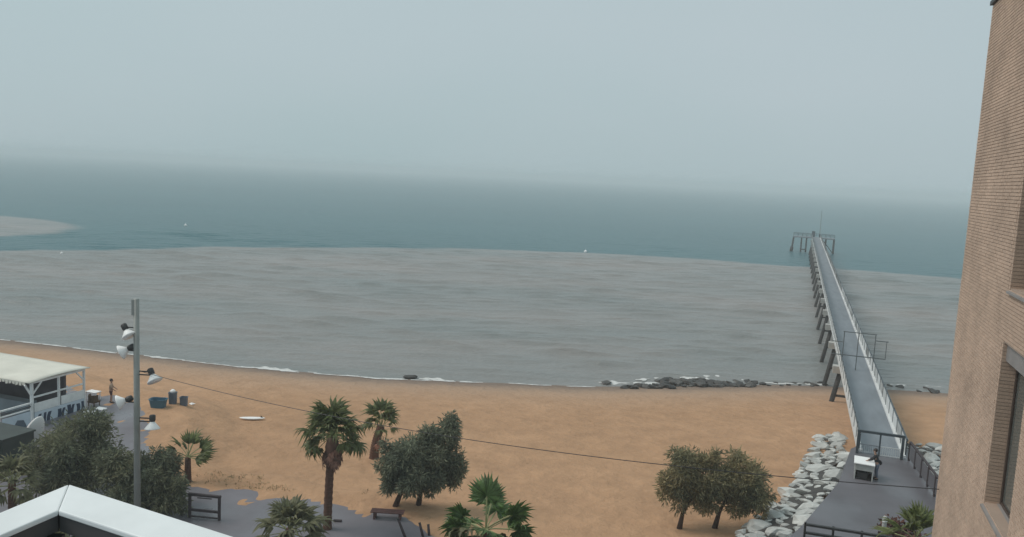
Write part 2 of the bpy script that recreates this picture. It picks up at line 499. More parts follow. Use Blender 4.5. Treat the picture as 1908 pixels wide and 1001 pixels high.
# promenade paving: one sheet, the sand drifts over its edge
pv = [(x, -60) for x in (-400, 400)]
pp = MB()
n_ = 60
pxs = np.linspace(-120, 120, 121)
top = [(float(x), float(prom_y(x)) + 2.2, PROM_Z) for x in pxs]
bot = [(float(x), -60.0, PROM_Z) for x in pxs]
pp.add(top + bot, [(i, i + len(pxs), i + 1 + len(pxs), i + 1) for i in range(len(pxs) - 1)])
po = pp.build('promenade', M['paving']); recalc(po.data)
tag(po, kind='structure')

# sea: waves are real relief out to 330 m, a coarse sheet beyond
waves = []
for _ in range(34):
    lam = rng.uniform(2.8, 7.0)
    ang = R(97) + rng.normal(0, 0.20)
    waves.append((2 * math.pi / lam * math.cos(ang), 2 * math.pi / lam * math.sin(ang), rng.uniform(0, 6.28), 0.0058 * lam ** 0.9))
def sea_h(x, y):
    h = np.zeros_like(x)
    for kx, ky, ph, a in waves:
        h += a * np.sin(kx * x + ky * y + ph)
    amp = np.clip((y - shore_y(x)) / 18.0, 0.15, 1) * np.clip((300 - y) / 90.0, 0.25, 1) * np.clip((430 - y) / 60.0, 0, 1)
    big = 0.7 + 0.45 * np.sin(x * 0.031 + y * 0.043 + 1) * np.sin(y * 0.057 - x * 0.019) + 0.3 * np.sin(x * 0.11 + 2) * np.sin(y * 0.13)
    return h * 0.75 * amp * np.clip(big, 0.4, 1.4)
sy = [70.0]
while sy[-1] < 440: sy.append(sy[-1] + 0.42 + max(0, sy[-1] - 110) * 0.0042)
sxs = np.concatenate([np.linspace(-330, -100, 120), np.arange(-99, 90, 0.8), np.linspace(91, 330, 120)])
v, f = grid(sxs, np.array(sy), sea_h)
sya = np.array(sy)
zz = v[:, 2].reshape(len(sya), len(sxs))
wr_ = np.random.default_rng(31)
for _ in range(2300):                      # short steep wavelets, each a ridge of its own
    cy = 82 + 170 * wr_.random() ** 0.8
    cx = wr_.uniform(-0.75, 0.75) * cy
    if cy < shore_y(cx) + 2.0 or cy > 226 - (cx - 35) ** 2 / 331: continue
    L = wr_.uniform(1.6, 5.0) * (0.7 + cy / 300); Wd = wr_.uniform(0.4, 0.75) * (0.7 + cy / 260); H = wr_.uniform(0.05, 0.21) * (0.8 + cy / 330)
    if cy < shore_y(cx) + 9: H *= 0.6; L *= 1.8
    ang = R(-5) + wr_.normal(0, 0.09)
    i0, i1 = np.searchsorted(sxs, [cx - 2.6 * L, cx + 2.6 * L]); j0, j1 = np.searchsorted(sya, [cy - 3.2 * Wd - 1, cy + 3.2 * Wd + 1])
    if i1 <= i0 or j1 <= j0: continue
    gx_, gy_ = np.meshgrid(sxs[i0:i1] - cx, sya[j0:j1] - cy)
    uu = gx_ * math.cos(ang) + gy_ * math.sin(ang); ww = -gx_ * math.sin(ang) + gy_ * math.cos(ang) + 0.03 * uu * uu / L
    prof = np.where(ww < 0, np.exp(-(ww / (Wd * 0.6)) ** 2), np.exp(-(ww / (Wd * 1.3)) ** 2))
    zz[j0:j1, i0:i1] += H * np.exp(-(uu / L) ** 2) * prof
v[:, 2] = zz.ravel()
sea_me = np_mesh('sea', v, f)
Y1, Y0 = sy[-1], 70.0
ring = MB()
ring.add([(-5000, Y1, 0), (5000, Y1, 0), (5000, 5000, 0), (-5000, 5000, 0),
          (-5000, Y0, 0), (-330, Y0, 0), (-330, Y1, 0), (330, Y0, 0), (5000, Y0, 0), (330, Y1, 0)],
         [(0, 1, 2, 3), (4, 5, 6, 0), (7, 8, 1, 9)])
bmr = bpy.data.meshes.new('sea_far'); bmr.from_pydata(ring.v, [], ring.f)
import bmesh
bm = bmesh.new(); bm.from_mesh(sea_me); bm.from_mesh(bmr); bm.to_mesh(sea_me); bm.free()
tag(place('sea', sea_me, M['sea']), kind='structure')

# foam along the waterline
def foam_strip(px_list, w):
    mb = MB()
    pts = [on_z(a, b, 0.1) for a, b in px_list]
    dense = []
    for a, b in zip(pts[:-1], pts[1:]):
        k = max(2, int((b - a).length / 0.3))
        dense += [a.lerp(b, i / k) for i in range(k)]
    dense.append(pts[-1])
    nn = len(dense)
    vv, ff = [], []
    for i, p in enumerate(dense):
        e = min(1, i / 4, (nn - 1 - i) / 4)
        ww = w * e * max(0.0, 0.42 + 0.7 * float(wobble(p.x * 1.3, p.y * 1.7)) + 0.22 * math.sin(p.x * 5.1)) + 0.015
        o = 0.35 * float(wobble(p.x * 0.8, p.y))
        zs = [0.02, 0.07 + 0.03 * float(wobble(p.x * 5, 0)), 0.02]
        for k2, (dy, z) in enumerate(zip((-ww, 0, ww), zs)):
            yy = p.y + dy + o
            zb = max(float(sand_h(p.x, yy)) + 0.02, 0.0)
            vv.append((p.x, yy, zb + z))
    for i in range(nn - 1):
        if abs(vv[i*3+2][1] - vv[i*3][1]) < 0.07: continue
        for k2 in range(2):
            ff.append((i*3+k2, (i+1)*3+k2, (i+1)*3+k2+1, i*3+k2+1))
    return mb.add(vv, ff)
fm = MB()
for pl, w in (([(-60, 626), (0, 633), (100, 645), (200, 657), (300, 668)], 0.28), ([(330, 671), (440, 684), (600, 698), (720, 706.5), (900, 713)], 0.3), ([(930, 714), (1000, 718), (1110, 723)], 0.22), ([(0, 632), (90, 643), (150, 650)], 0.45), ([(185, 654), (262, 663), (345, 671)], 0.75), ([(445, 682), (520, 688), (590, 694)], 1.1),
              ([(640, 699), (700, 704), (760, 705)], 0.5), ([(775, 704), (830, 707), (880, 711)], 0.9), ([(1110, 711), (1180, 713), (1240, 714)], 0.9),
              ([(1262, 703), (1300, 700), (1345, 698), (1400, 704)], 1.7), ([(1180, 708), (1215, 704), (1245, 702)], 1.0), ([(1420, 712), (1480, 714), (1540, 716)], 0.6), ([(1655, 716), (1700, 717), (1752, 719)], 0.7)):
    s_ = foam_strip(pl, w); fm.add(s_.v, s_.f)
tag(fm.build('foam', M['foam'], smooth=True), kind='stuff')

# ------------------------------------------------------------------ air
hz = MB().box((-5200, -80, -2.6), (5200, 5200, 28.6)).build('haze', None)
hm = bpy.data.materials.new('haze_air'); hm.use_nodes = True
hn = hm.node_tree.nodes
hn.remove(hn['Principled BSDF'])
pvn = hn.new('ShaderNodeVolumePrincipled')
pvn.inputs['Color'].default_value = (0.93, 0.97, 0.985, 1)
pvn.inputs['Density'].default_value = 0.0008
pvn.inputs['Anisotropy'].default_value = 0.0
hm.node_tree.links.new(pvn.outputs[0], hn['Material Output'].inputs['Volume'])
hz.data.materials.append(hm)
tag(hz, kind='stuff')

# ------------------------------------------------------------------ plaza at the foot of the pier
PZ = 5.2
PA = R(19.37)
PDIR = Vector((math.sin(PA), math.cos(PA), 0))
PRT = Vector((math.cos(PA), -math.sin(PA), 0))
PO = Vector((25.44, 53.70, 0))
plz = [(22.15, 49.77), (18.96, 43.71), (14.67, 37.51), (10.36, 32.07), (19.28, 28.07), (24.09, 41.77), (25.4, 47.56), (26.16, 50.25), (23.5, 51.11)]
pm = MB().prism(plz[::-1], 3.0, PZ)
o = pm.build('plaza', M['plaza']); recalc(o.data); tag(o, kind='structure')

# ------------------------------------------------------------------ pier
def loc_pier(x, y, z=0.0): return PO + PRT * x + PDIR * y + Vector((0, 0, z))
pier = thing('pier', 'long narrow grey pier on raked piles running from the plaza out to sea', 'pier', PO, -PA)
LEN = 233.0
HW = 1.36
MB().box((-HW, -5.2, PZ - 0.28), (HW, LEN, PZ + 0.004)).build('deck', M['deck'], pier)
for sgn in (-1, 1):
    x0, x1 = sorted((sgn * (HW + 0.002), sgn * (HW - 0.22)))
    MB().box((x0, -5.0, PZ - 0.34), (x1, LEN, PZ + 0.12)).build('kerb', M['pale_rail'], pier)
    hr = MB().box((sgn * HW - 0.05, -5.0, PZ + 1.06), (sgn * HW + 0.05, LEN, PZ + 1.12)).build('handrail', M['blue_grey_metal'], pier)
def panel_mesh(step, w, length, h):
    mb = MB()
    k = int(length / step)
    for i in range(-int(h / step), k + 1):
        for d in (1, -1):
            y0 = i * step; a = [y0, 0.0]; b = [y0 + h, h]
            if a[0] < 0: a = [0, -y0]
            if b[0] > length: b = [length, length - y0]
            if b[1] - a[1] < 0.05: continue
            if d < 0: a[0], b[0] = length - a[0], length - b[0]
            mb.bar((0, a[0], a[1]), (0, b[0], b[1]), w, 0.012, up=(1, 0, 0))
    me = bpy.data.meshes.new('railing_panel'); me.from_pydata(mb.v, [], mb.f); me.materials.append(M['pale_rail'])
    return me
SP = 2.5
pan_r = panel_mesh(0.15, 0.105, SP - 0.08, 0.9)
pan_l = panel_mesh(0.22, 0.065, SP - 0.08, 0.9)
post_me = MB().box((-0.035, -0.035, 0), (0.035, 0.035, 1.05))
pme = bpy.data.meshes.new('railing_post'); pme.from_pydata(post_me.v, [], post_me.f); pme.materials.append(M['blue_grey_metal'])
npan = int((LEN + 4.8) / SP)
for sgn in (-1, 1):
    for i in range(npan + 1):
        y = -4.8 + i * SP
        place('railing_post', pme, None, pier, (sgn * HW * 0.985, y, PZ + 0.12))
        if i < npan:
            place('railing_panel', pan_r if sgn > 0 else pan_l, None, pier, (sgn * HW * 0.985, y + 0.04, PZ + 0.15))
# bents: two raked piles and a pale cap beam each
def raked(s):
    mb = MB().tube([(s * 1.15, 0, PZ - 0.6), (s * 2.35, 0, -2.2)], 0.23, 8)
    me = bpy.data.meshes.new('pile'); me.from_pydata(mb.v, [], mb.f); me.materials.append(M['pile'])
    me.polygons.foreach_set('use_smooth', [True] * len(me.polygons)); return me
pr, pl_ = raked(1), raked(-1)
cap = MB().box((-1.9, -0.45, PZ - 0.95), (1.9, 0.45, PZ - 0.282))
cme = bpy.data.meshes.new('cap_beam'); cme.from_pydata(cap.v, [], cap.f); cme.materials.append(M['concrete'])
brace = MB().bar((-1.75, 0, 2.0), (1.75, 0, 2.0), 0.2)
bme = bpy.data.meshes.new('brace'); bme.from_pydata(brace.v, [], brace.f); bme.materials.append(M['pile'])
yy = 22.5
while yy < LEN - 4:
    place('pile', pr, None, pier, (0, yy, 0)); place('pile', pl_, None, pier, (0, yy, 0))
    place('cap_beam', cme, None, pier, (0, yy, 0)); place('brace', bme, None, pier, (0, yy, 0))
    yy += 12.5
# pier head
hd = MB().box((-7.4, LEN + 0.01, PZ - 0.35), (6.0, LEN + 5.0, PZ)).build('head_deck', M['deck'], pier)
for x in (-7.2, -4.6, -3.0, 3.2, 5.8):
    for y in (LEN + 0.5, LEN + 4.5):
        MB().tube([(x, y, PZ - 0.36), (x - (0.6 if x < -7 else 0), y, -2.2)], 0.24 if x > -7 else 0.3, 8).build('pile', M['pile'], pier, True)
MB().bar((-4.6, LEN + 0.2, 0.9), (-3.0, LEN + 0.2, 0.9), 0.35).build('brace', M['pile'], pier)
MB().bar((2.0, LEN + 0.2, PZ - 0.5), (5.6, LEN + 0.2, 0.3), 0.25).build('brace', M['pile'], pier)
MB().tube([(-7.5, LEN + 0.1, 1.6), (-7.7, LEN + 0.1, -0.4)], 0.55, 10).build('fender', M['pile'], pier, True)
for y in (LEN + 0.1, LEN + 4.9):
    for (xa, xb) in ((-7.3, -1.7), (1.7, 5.9)) if y < LEN + 1 else ((-7.3, 5.9),):
        MB().bar((xa, y, PZ + 1.08), (xb, y, PZ + 1.08), 0.12).build('handrail', M['blue_grey_metal'], pier)
        MB().bar((xa, y, PZ + 0.55), (xb, y, PZ + 0.55), 0.07).build('handrail', M['blue_grey_metal'], pier)
        k = int((xb - xa) / 1.4)
        for i in range(k + 1):
            place('railing_post', pme, None, pier, (xa + (xb - xa) * i / k, y, PZ))
mast = thing('mast', 'thin upright mast standing at the far end of the pier', 'mast', loc_pier(1.1, LEN + 3, PZ), -PA)
MB().tube([(0, 0, 0), (0, 0, 1.2)], 0.22, 8).build('mast_base', M['blue_grey_metal'], mast)
MB().tube([(0, 0, 1.2), (0, 0, 5.0), (0, 0, 9.2)], [0.11, 0.09, 0.06], 8).build('mast_pole', M['galvanised'], mast)
cabin = thing('equipment_cabinet', 'small dark cabinet beside the mast on the pier head', 'cabinet', loc_pier(-0.9, LEN + 3.4, PZ), -PA)
MB().box((-0.5, -0.35, 0), (0.5, 0.35, 1.9)).build('cabinet_body', M['blue_grey_metal'], cabin)
MB().box((-0.56, -0.41, 1.902), (0.56, 0.41, 1.98)).build('cabinet_roof', M['dark_metal'], cabin)

# security frame half-way along the land end of the pier
sec = thing('security_gate', 'thin grey gate frame with side arms part way along the pier', 'gate', loc_pier(0, 19.9, PZ), -PA)
for x in (-1.32, -0.1, 1.32):
    MB().box((x - 0.035, -0.035, 0.005), (x + 0.035, 0.035, 3.45)).build('gate_post', M['grey_tube'], sec)
MB().box((-1.42, -0.055, 3.452), (1.42, 0.055, 3.52)).build('top_beam', M['grey_tube'], sec)
MB().box((-2.3, -0.11, 1.3), (2.3, -0.052, 1.38)).build('side_arm', M['grey_tube'], sec)
MB().box((-2.3, -0.11, 2.5), (-1.38, -0.055, 2.56)).build('side_arm', M['grey_tube'], sec)
MB().box((1.38, -0.11, 2.9), (2.4, -0.055, 2.98)).build('side_arm', M['grey_tube'], sec)
MB().box((2.24, -0.10, 1.39), (2.30, -0.06, 2.89)).build('side_arm', M['grey_tube'], sec)

# entry gate on the plaza
gate = thing('entry_gate', 'low dark square gateway with a mesh leaf where the plaza meets the pier', 'gate', loc_pier(-0.22, -5.5, PZ), -PA)
GH = 1.38
for x in (-1.27, 1.27):
    MB().box((x - 0.075, -0.075, 0), (x + 0.075, 0.075, GH)).build('gate_post', M['blue_grey_metal'], gate)
MB().box((-1.36, -0.08, GH + 0.002), (1.36, 0.08, GH + 0.15)).build('top_beam', M['blue_grey_metal'], gate)
MB().box((-0.06, -0.04, 0), (0.03, 0.04, GH)).build('gate_post', M['blue_grey_metal'], gate)
for x0, x1 in ((-1.17, -0.08), (0.05, 1.17)):
    lf = MB()
    lf.box((x0, -0.025, 0.06), (x1, 0.025, 0.11)); lf.box((x0, -0.025, 0.60), (x1, 0.025, 0.65))
    leaf = lf.build('gate_leaf', M['pale_rail'] if x0 > 0 else M['deck'], gate)
    k = int((x1 - x0) / 0.12)
    for i in range(k + 1):
        xx = x0 + 0.02 + (x1 - x0 - 0.04) * i / k
        MB().box((xx - 0.012, -0.012, 0.11), (xx + 0.012, 0.012, 0.60)).build('gate_bar', M['pale_rail'] if x0 > 0 else M['deck'], leaf)

# balustrade on the right edge of the plaza
bal = thing('plaza_balustrade', 'dark balustrade with grey panels along the right edge of the plaza', 'railing', (0, 0, 0))
ba, bb = Vector((25, 48.04, PZ)), Vector((22.93, 39.45, PZ))
nb = 6
for i in range(nb + 1):
    p = ba.lerp(bb, i / nb)
    MB().box((p.x - 0.05, p.y - 0.05, PZ), (p.x + 0.05, p.y + 0.05, PZ + 1.15)).build('railing_post', M['dark_wood'], bal)
    if i < nb:
        q = ba.lerp(bb, (i + 1) / nb)
        d = (q - p).normalized()
        MB().bar(p + d * 0.06 + Vector((0, 0, 0.6)), q - d * 0.06 + Vector((0, 0, 0.6)), 0.03, 0.85).build('railing_panel', M['plaza'], bal)
MB().bar(ba + Vector((0, 0, 1.19)), bb + Vector((0, 0, 1.19)), 0.13, 0.07).build('handrail', M['dark_wood'], bal)

# low dark rail on the lower left edge of the plaza
lr = thing('plaza_rail', 'low dark rail of two bars on the near edge of the plaza', 'railing', (0, 0, 0))
la, lb = on_z(1500, 1003, PZ), on_z(1660, 1029, PZ)
for zz, w in ((0.28, 0.14), (0.68, 0.14)):
    MB().bar(la + Vector((0, 0, zz)), lb + Vector((0, 0, zz)), w, 0.1).build('rail_bar', M['dark_metal'], lr)
for i in range(4):
    p = la.lerp(lb, i / 3)
    MB().box((p.x - 0.04, p.y - 0.04 + 0.12, PZ), (p.x + 0.04, p.y + 0.04 + 0.12, PZ + 0.74)).build('railing_post', M['dark_metal'], lr)
bp_ = on_z(1644, 1012, PZ)
bol = thing('bollard', 'pale round bollard on the plaza beside the dry plant', 'bollard', bp_)
MB().tube([(0, 0, 0), (0, 0, 1.25), (0, 0, 1.32)], [0.1, 0.1, 0.06], 12).build('bollard_post', M['concrete'], bol, True)
MB().tube([(0, 0, 1.02), (0, 0, 1.1)], 0.115, 12).build('bollard_band', M['pale_rail'], bol, True)

# ------------------------------------------------------------------ rocks
def rock_mesh(name, seed, m, flat=0.8, sub=2):
    bm_ = bmesh.new()
    bmesh.ops.create_icosphere(bm_, subdivisions=sub, radius=0.5)
    r_ = random.Random(seed)
    planes = []
    for _ in range(9):
        nrm = Vector((r_.gauss(0, 1), r_.gauss(0, 1), r_.gauss(0, 0.9))).normalized()
        planes.append((nrm, r_.uniform(0.22, 0.36)))
    planes.append((Vector((r_.uniform(-.15, .15), r_.uniform(-.15, .15), 1)).normalized(), 0.27))
    for vv in bm_.verts:
        for nrm, dd in planes:
            k = vv.co.dot(nrm)
            if k > dd: vv.co -= nrm * (k - dd)
        vv.co += Vector((r_.gauss(0, 1), r_.gauss(0, 1), r_.gauss(0, 1))) * 0.012
        vv.co.z *= flat
    me = bpy.data.meshes.new(name)
    bm_.to_mesh(me); bm_.free()
    me.materials.append(m)
    return me
B_ME = [rock_mesh('boulder', 100 + i, M['boulder']) for i in range(9)]
D_ME = [rock_mesh('shore_rock', 200 + i, M['dark_rock'], 0.62) for i in range(7)]

def inside(p, poly):
    c = False
    for (x1, y1), (x2, y2) in zip(poly, poly[1:] + poly[:1]):
        if (y1 > p[1]) != (y2 > p[1]) and p[0] < (x2 - x1) * (p[1] - y1) / (y2 - y1) + x1: c = not c
    return c
def seg_dist(p, a, b):
    a, b, p = Vector(a), Vector(b), Vector(p)
    t = max(0, min(1, (p - a).dot(b - a) / (b - a).length_squared))
    return (p - a.lerp(b, t)).length

def scatter(poly, n, rmin, tries=9000, seed=1):
    r_ = random.Random(seed)
    x0, x1 = min(p[0] for p in poly), max(p[0] for p in poly)
    y0, y1 = min(p[1] for p in poly), max(p[1] for p in poly)
    out = []
    for _ in range(tries):
        if len(out) >= n: break
        p = (r_.uniform(x0, x1), r_.uniform(y0, y1))
        if not inside(p, poly): continue
        s = r_.choice((0.5, 0.65, 0.8, 1.0, 1.2, 1.5))
        if all((p[0]-q[0])**2 + (p[1]-q[1])**2 > (rmin * (s + q[2]) / 2)**2 for q in out):
            out.append((p[0], p[1], s))
    return out

left_band = [(26.38, 61.94), (23.9, 60.27), (21.02, 53.08), (16.27, 44.89), (12.36, 39.85), (8.24, 34.98), (10.18, 31.9), (14.5, 37.55), (18.79, 43.96), (22.08, 50.33), (24.1, 55.23), (25.82, 59.55)]
right_band = [(25.92, 49.17), (27.83, 54.27), (29.92, 60.02), (33.46, 58.59), (31.67, 52.83), (29.08, 47.53), (26.18, 42.41), (24.41, 42.8)]
edge_l = [(22.15, 49.77), (18.96, 43.71), (14.67, 37.51), (10.36, 32.07)]
rb = random.Random(5)
# the dark rubble core that the boulders lie on
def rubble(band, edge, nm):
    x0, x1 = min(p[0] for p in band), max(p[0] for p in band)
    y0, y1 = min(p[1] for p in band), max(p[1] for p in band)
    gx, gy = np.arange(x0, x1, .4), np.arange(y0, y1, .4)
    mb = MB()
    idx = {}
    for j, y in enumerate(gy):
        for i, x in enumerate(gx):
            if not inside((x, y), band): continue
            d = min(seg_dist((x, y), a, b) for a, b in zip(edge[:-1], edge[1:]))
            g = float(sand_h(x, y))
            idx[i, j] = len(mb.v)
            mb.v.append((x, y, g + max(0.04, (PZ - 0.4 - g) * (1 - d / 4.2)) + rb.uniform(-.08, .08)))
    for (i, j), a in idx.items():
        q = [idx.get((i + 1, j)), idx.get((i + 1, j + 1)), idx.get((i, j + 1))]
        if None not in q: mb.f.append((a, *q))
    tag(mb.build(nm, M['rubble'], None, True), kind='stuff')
edge_r = [(26.18, 48.33), (24.09, 41.77), (20.72, 32.46)]
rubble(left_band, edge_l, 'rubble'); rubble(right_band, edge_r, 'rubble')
def put_rocks(band, n, label, group, edge, seed):
    for x, y, s in scatter(band, n, 0.76, tries=30000, seed=seed):
        d = min(seg_dist((x, y), a, b) for a, b in zip(edge[:-1], edge[1:]))
        g = float(sand_h(x, y))
        z = g + max(0.12, (PZ - 0.35 - g) * (1 - d / 4.2)) if d < 4.2 else g + 0.1
        o = place('boulder', rb.choice(B_ME), None, None, (x, y, z), (rb.uniform(-.4, .4), rb.uniform(-.4, .4), rb.uniform(-.5, .5)),
                  (s * rb.uniform(1.2, 1.6), s * rb.uniform(.65, .9), s * rb.uniform(0.65, .95)))
        where = 'against the plaza edge' if d < 1.1 else ('halfway down the slope' if d < 2.3 else 'at the sandy foot')
        size_ = 'large' if s > 1.0 else ('medium' if s > 0.7 else 'small')
        tag(o, size_ + ' ' + label + ', ' + where, 'boulder', group)
put_rocks(left_band, 205, 'pale grey boulder in the bank left of the plaza', 'boulders left of the plaza', edge_l, 11)
put_rocks(right_band, 85, 'pale grey boulder in the bank right of the gate', 'boulders right of the plaza', edge_r, 12)

def shore_rocks(spots, label, group, seed):
    r_ = random.Random(seed)
    for px, py, s in spots:
        p = on_z(px, py, 0.15)
        o = place('shore_rock', r_.choice(D_ME), None, None, (p.x, p.y, max(float(sand_h(p.x, p.y)), -0.25) + s * 0.14),
                  (r_.uniform(-.2, .2), r_.uniform(-.2, .2), r_.uniform(0, 6.28)), (s * 1.35, s, s * r_.uniform(.8, 1.1)))
        tag(o, label, 'rock', group)
r_ = random.Random(3)
sp = []
for i in range(22): sp.append((1160 + r_.uniform(0, 95), 723 + r_.uniform(-5, 4), r_.uniform(.45, 1.25)))
shore_rocks(sp, 'dark wet rock in the low left end of the pile at the waterline', 'rocks at the waterline', 8)
sp = []
for i in range(20): sp.append((1225 + r_.uniform(0, 60), 712 + r_.uniform(-8, 9), r_.uniform(.6, 1.6)))
shore_rocks(sp, 'dark wet rock in the tall middle of the pile at the waterline', 'rocks at the waterline', 18)
sp = []
for i in range(46): sp.append((1285 + r_.uniform(0, 125), 714 + r_.uniform(-8, 9), r_.uniform(.5, 1.45)))
shore_rocks(sp, 'dark wet rock in the right half of the pile at the waterline', 'rocks at the waterline', 28)
shore_rocks([(1130, 712, 1.2)], 'lone dark rock in the foam left of the rock pile', None, 9)
shore_rocks([(765, 702, 1.2)], 'lone dark rock in the foam beyond the tall palm', None, 10)
shore_rocks([(1420, 714, .8), (1445, 712, .6), (1470, 716, .6), (1505, 712, .9), (1518, 716, .8), (1490, 716, .5), (1432, 718, .5), (1456, 719, .45), (1480, 711, .6), (1530, 711, .9), (1538, 716, .7), (1512, 719, .5)],
            'small dark rock scattered between the rock pile and the pier piles', 'scattered rocks by the pier', 12)
shore_rocks([(1660, 717, .8), (1676, 719, 1.0), (1693, 718, 0.6), (1712, 728, .6), (1728, 722, .9), (1740, 732, 1.1), (1746, 728, .8)],
            'dark wet rock at the waterline right of the pier', 'rocks right of the pier', 13)

# ------------------------------------------------------------------ brick building
BA = R(20)
BC = at_depth(1806, 400, 20.7)
bld = thing('brick_building', 'tan brick building with recessed windows filling the right edge', 'building', (BC.x, BC.y, PROM_Z), -R(110))
ZT = 26.26 - PROM_Z
W = [(5.28, 7.3, 15.38 - PROM_Z, 18.68 - PROM_Z), (5.28, 7.3, 19.76 - PROM_Z, 22.9 - PROM_Z)]
wl_ = MB()
wl_.box((0, 0, 0), (W[0][0], 8, ZT)).box((W[0][1], 0, 0), (20, 8, ZT))
wl_.box((W[0][0], 0, 0), (W[0][1], 8, W[0][2])).box((W[0][0], 0, W[0][3]), (W[0][1], 8, W[1][2])).box((W[0][0], 0, W[1][3]), (W[0][1], 8, ZT))
wl_.box((W[0][0], 0.45, W[0][2]), (W[0][1], 8, W[0][3])).box((W[1][0], 0.45, W[1][2]), (W[1][1], 8, W[1][3]))
wl_.build('wall', M['mortar'], bld)
cp = MB().box((-0.06, -0.07, ZT + 0.002), (20.1, 8.1, ZT + 0.10))
cp.build('roof_coping', M['dark_metal'], bld)
BL, BH, JT, JH = 0.24, 0.058, 0.010, 0.015
bricks = []
zc = 11.2 - PROM_Z
row = 0
jr = random.Random(21)
while zc + BH < ZT:
    t = 0.0 if row % 2 == 0 else -BL / 2
    while t < 9.0:
        a, b = max(t, 0.0), t + BL
        segs = [(a, b)]
        for (w0, w1, wz0, wz1) in W:
            if wz0 - 0.02 < zc + BH and zc < wz1 + 0.0:
                ns = []
                for a_, b_ in segs:
                    if b_ <= w0 - 0.12 or a_ >= w1: ns.append((a_, b_))
                    elif a_ < w0 - 0.12: ns.append((a_, w0 - 0.13))
                    elif b_ > w1: ns.append((w1 + 0.005, b_))
                segs = ns
        for a_, b_ in segs:
            if b_ - a_ > 0.03:
                bricks.append((a_, b_, zc + jr.uniform(-.002, .002), -0.010 - jr.uniform(0, .004), 0.0))
        t += BL + JT
    for (w0, w1, wz0, wz1) in W:
        if wz0 - 0.02 < zc + BH and zc < wz1:
            bricks.append((w0 - 0.12, w0 + 0.008, zc, -0.013, 0.26))
    zc += BH + JH; row += 1
# the ones that show largest become parts of their own
def to_world(t, y, z):
    u = Vector((-math.sin(BA), -math.cos(BA), 0)); yv = Vector((math.cos(BA), -math.sin(BA), 0))
    return Vector((BC.x, BC.y, PROM_Z)) + u * t + yv * y + Vector((0, 0, z))
def proj(p):
    d = p - CAM; w = d.dot(FW)
    return (CX + FPX * d.dot(RT) / w, CY - FPX * d.dot(UP) / w, w)
sized = []
for i, (a, b, z, y0, y1) in enumerate(bricks):
    if y1 > 0: continue
    p, q, s = proj(to_world(a, 0, z)), proj(to_world(b, 0, z)), proj(to_world(a, 0, z + BH))
    if not (0 < p[0] < 1908 and q[0] < 1925 and 0 < p[1] < 1001 and 0 < q[1] < 1001): continue
    sized.append((abs((q[0]-p[0]) * (s[1]-p[1]) - (q[1]-p[1]) * (s[0]-p[0])), i))
single = set(i for _, i in sorted(sized, reverse=True)[:296])
cache = {}
rest = MB()
for i, (a, b, z, y0, y1) in enumerate(bricks):
    if i in single:
        key = round(b - a, 2)
        if key not in cache:
            mb = MB().box((0, -0.014, 0), (b - a, 0.0, BH))
            me = bpy.data.meshes.new('brick'); me.from_pydata(mb.v, [], mb.f); me.materials.append(M['brick_single'])
            cache[key] = me
        place('brick', cache[key], None, bld, (a, 0, z))
    else:
        rest.box((a, y0, z), (b, y1, z + BH))
tag(rest.build('brickwork', M['brick'], bld), kind='stuff')
for k, (w0, w1, z0, z1) in enumerate(W):
    win = MB()
    fy0, fy1 = 0.27, 0.34
    x0, x1 = w0 + 0.01, w1
    win.box((x0, fy0, z0), (x0 + 0.07, fy1, z1 - 0.36)).box((x1 - 0.07, fy0, z0), (x1, fy1, z1 - 0.36))
    win.box((x0 + 0.07, fy0, z0), (x1 - 0.07, fy1, z0 + 0.08)).box((x0 + 0.07, fy0, z1 - 0.44), (x1 - 0.07, fy1, z1 - 0.36))
    wo = win.build('window', M['frame_dark'], bld)
    MB().box((x0 + 0.95, fy0 + 0.005, z0 + 0.08), (x0 + 1.02, fy1 - 0.005, z1 - 0.44)).build('mullion', M['frame_dark'], wo)
    MB().box((x0 + 0.07, 0.30, z0 + 0.08), (x0 + 0.95, 0.31, z1 - 0.44)).build('pane', M['pane'], wo)
    MB().box((x0 + 1.02, 0.30, z0 + 0.08), (x1 - 0.07, 0.31, z1 - 0.44)).build('pane', M['pane'], wo)
    MB().box((x0, 0.06, z1 - 0.36), (x1, 0.43, z1 - 0.005)).build('shutter_box', M['grey_sill'], wo)
    sl = MB()
    sl.add([(w0 - 0.02, -0.07, z0 - 0.10), (w1 + .02, -0.07, z0 - 0.10), (w1 + .02, -0.07, z0 - 0.06), (w0 - .02, -0.07, z0 - 0.06),
            (w0 - .02, 0.27, z0 - 0.10), (w1 + .02, 0.27, z0 - 0.10), (w1 + .02, 0.27, z0 + 0.012), (w0 - .02, 0.27, z0 + 0.012)],
           [(0, 1, 2, 3), (3, 2, 6, 7), (0, 3, 7, 4), (1, 5, 6, 2), (4, 7, 6, 5), (0, 4, 5, 1)])
    sl.build('sill', M['grey_sill'], wo)

# ------------------------------------------------------------------ white frame in the foreground
FZ = 20.0
ap, ai = on_z(128, 902, FZ), on_z(108, 951, FZ)
le, li = on_z(-260, 1062, FZ), on_z(-260, 1110, FZ)
re_, ri = on_z(700, 1084, FZ), on_z(700, 1145, FZ)
fr = thing('white_frame', 'white metal roof frame corner with two broad beams in the foreground', 'roof frame', (ap.x, ap.y, FZ))
def beam(pts, name, m, ztop, zbot, w=0.0, parent=None):
    mb = MB()
    q = [Vector((p.x - ap.x, p.y - ap.y, 0)) for p in pts]
    n4 = len(q)
    v4 = [(p.x, p.y, ztop) for p in q] + [(p.x, p.y, zbot) for p in q]
    mb.add(v4, [tuple(range(n4)), tuple(range(n4, 2 * n4))[::-1]] + [(i, n4 + i, n4 + (i + 1) % n4, (i + 1) % n4) for i in range(n4)])
    o = mb.build(name, m, parent or fr); recalc(o.data)
    bevel(o, 0.006, 2)
    return o
e_ = (ap - ai).normalized() * 0.0
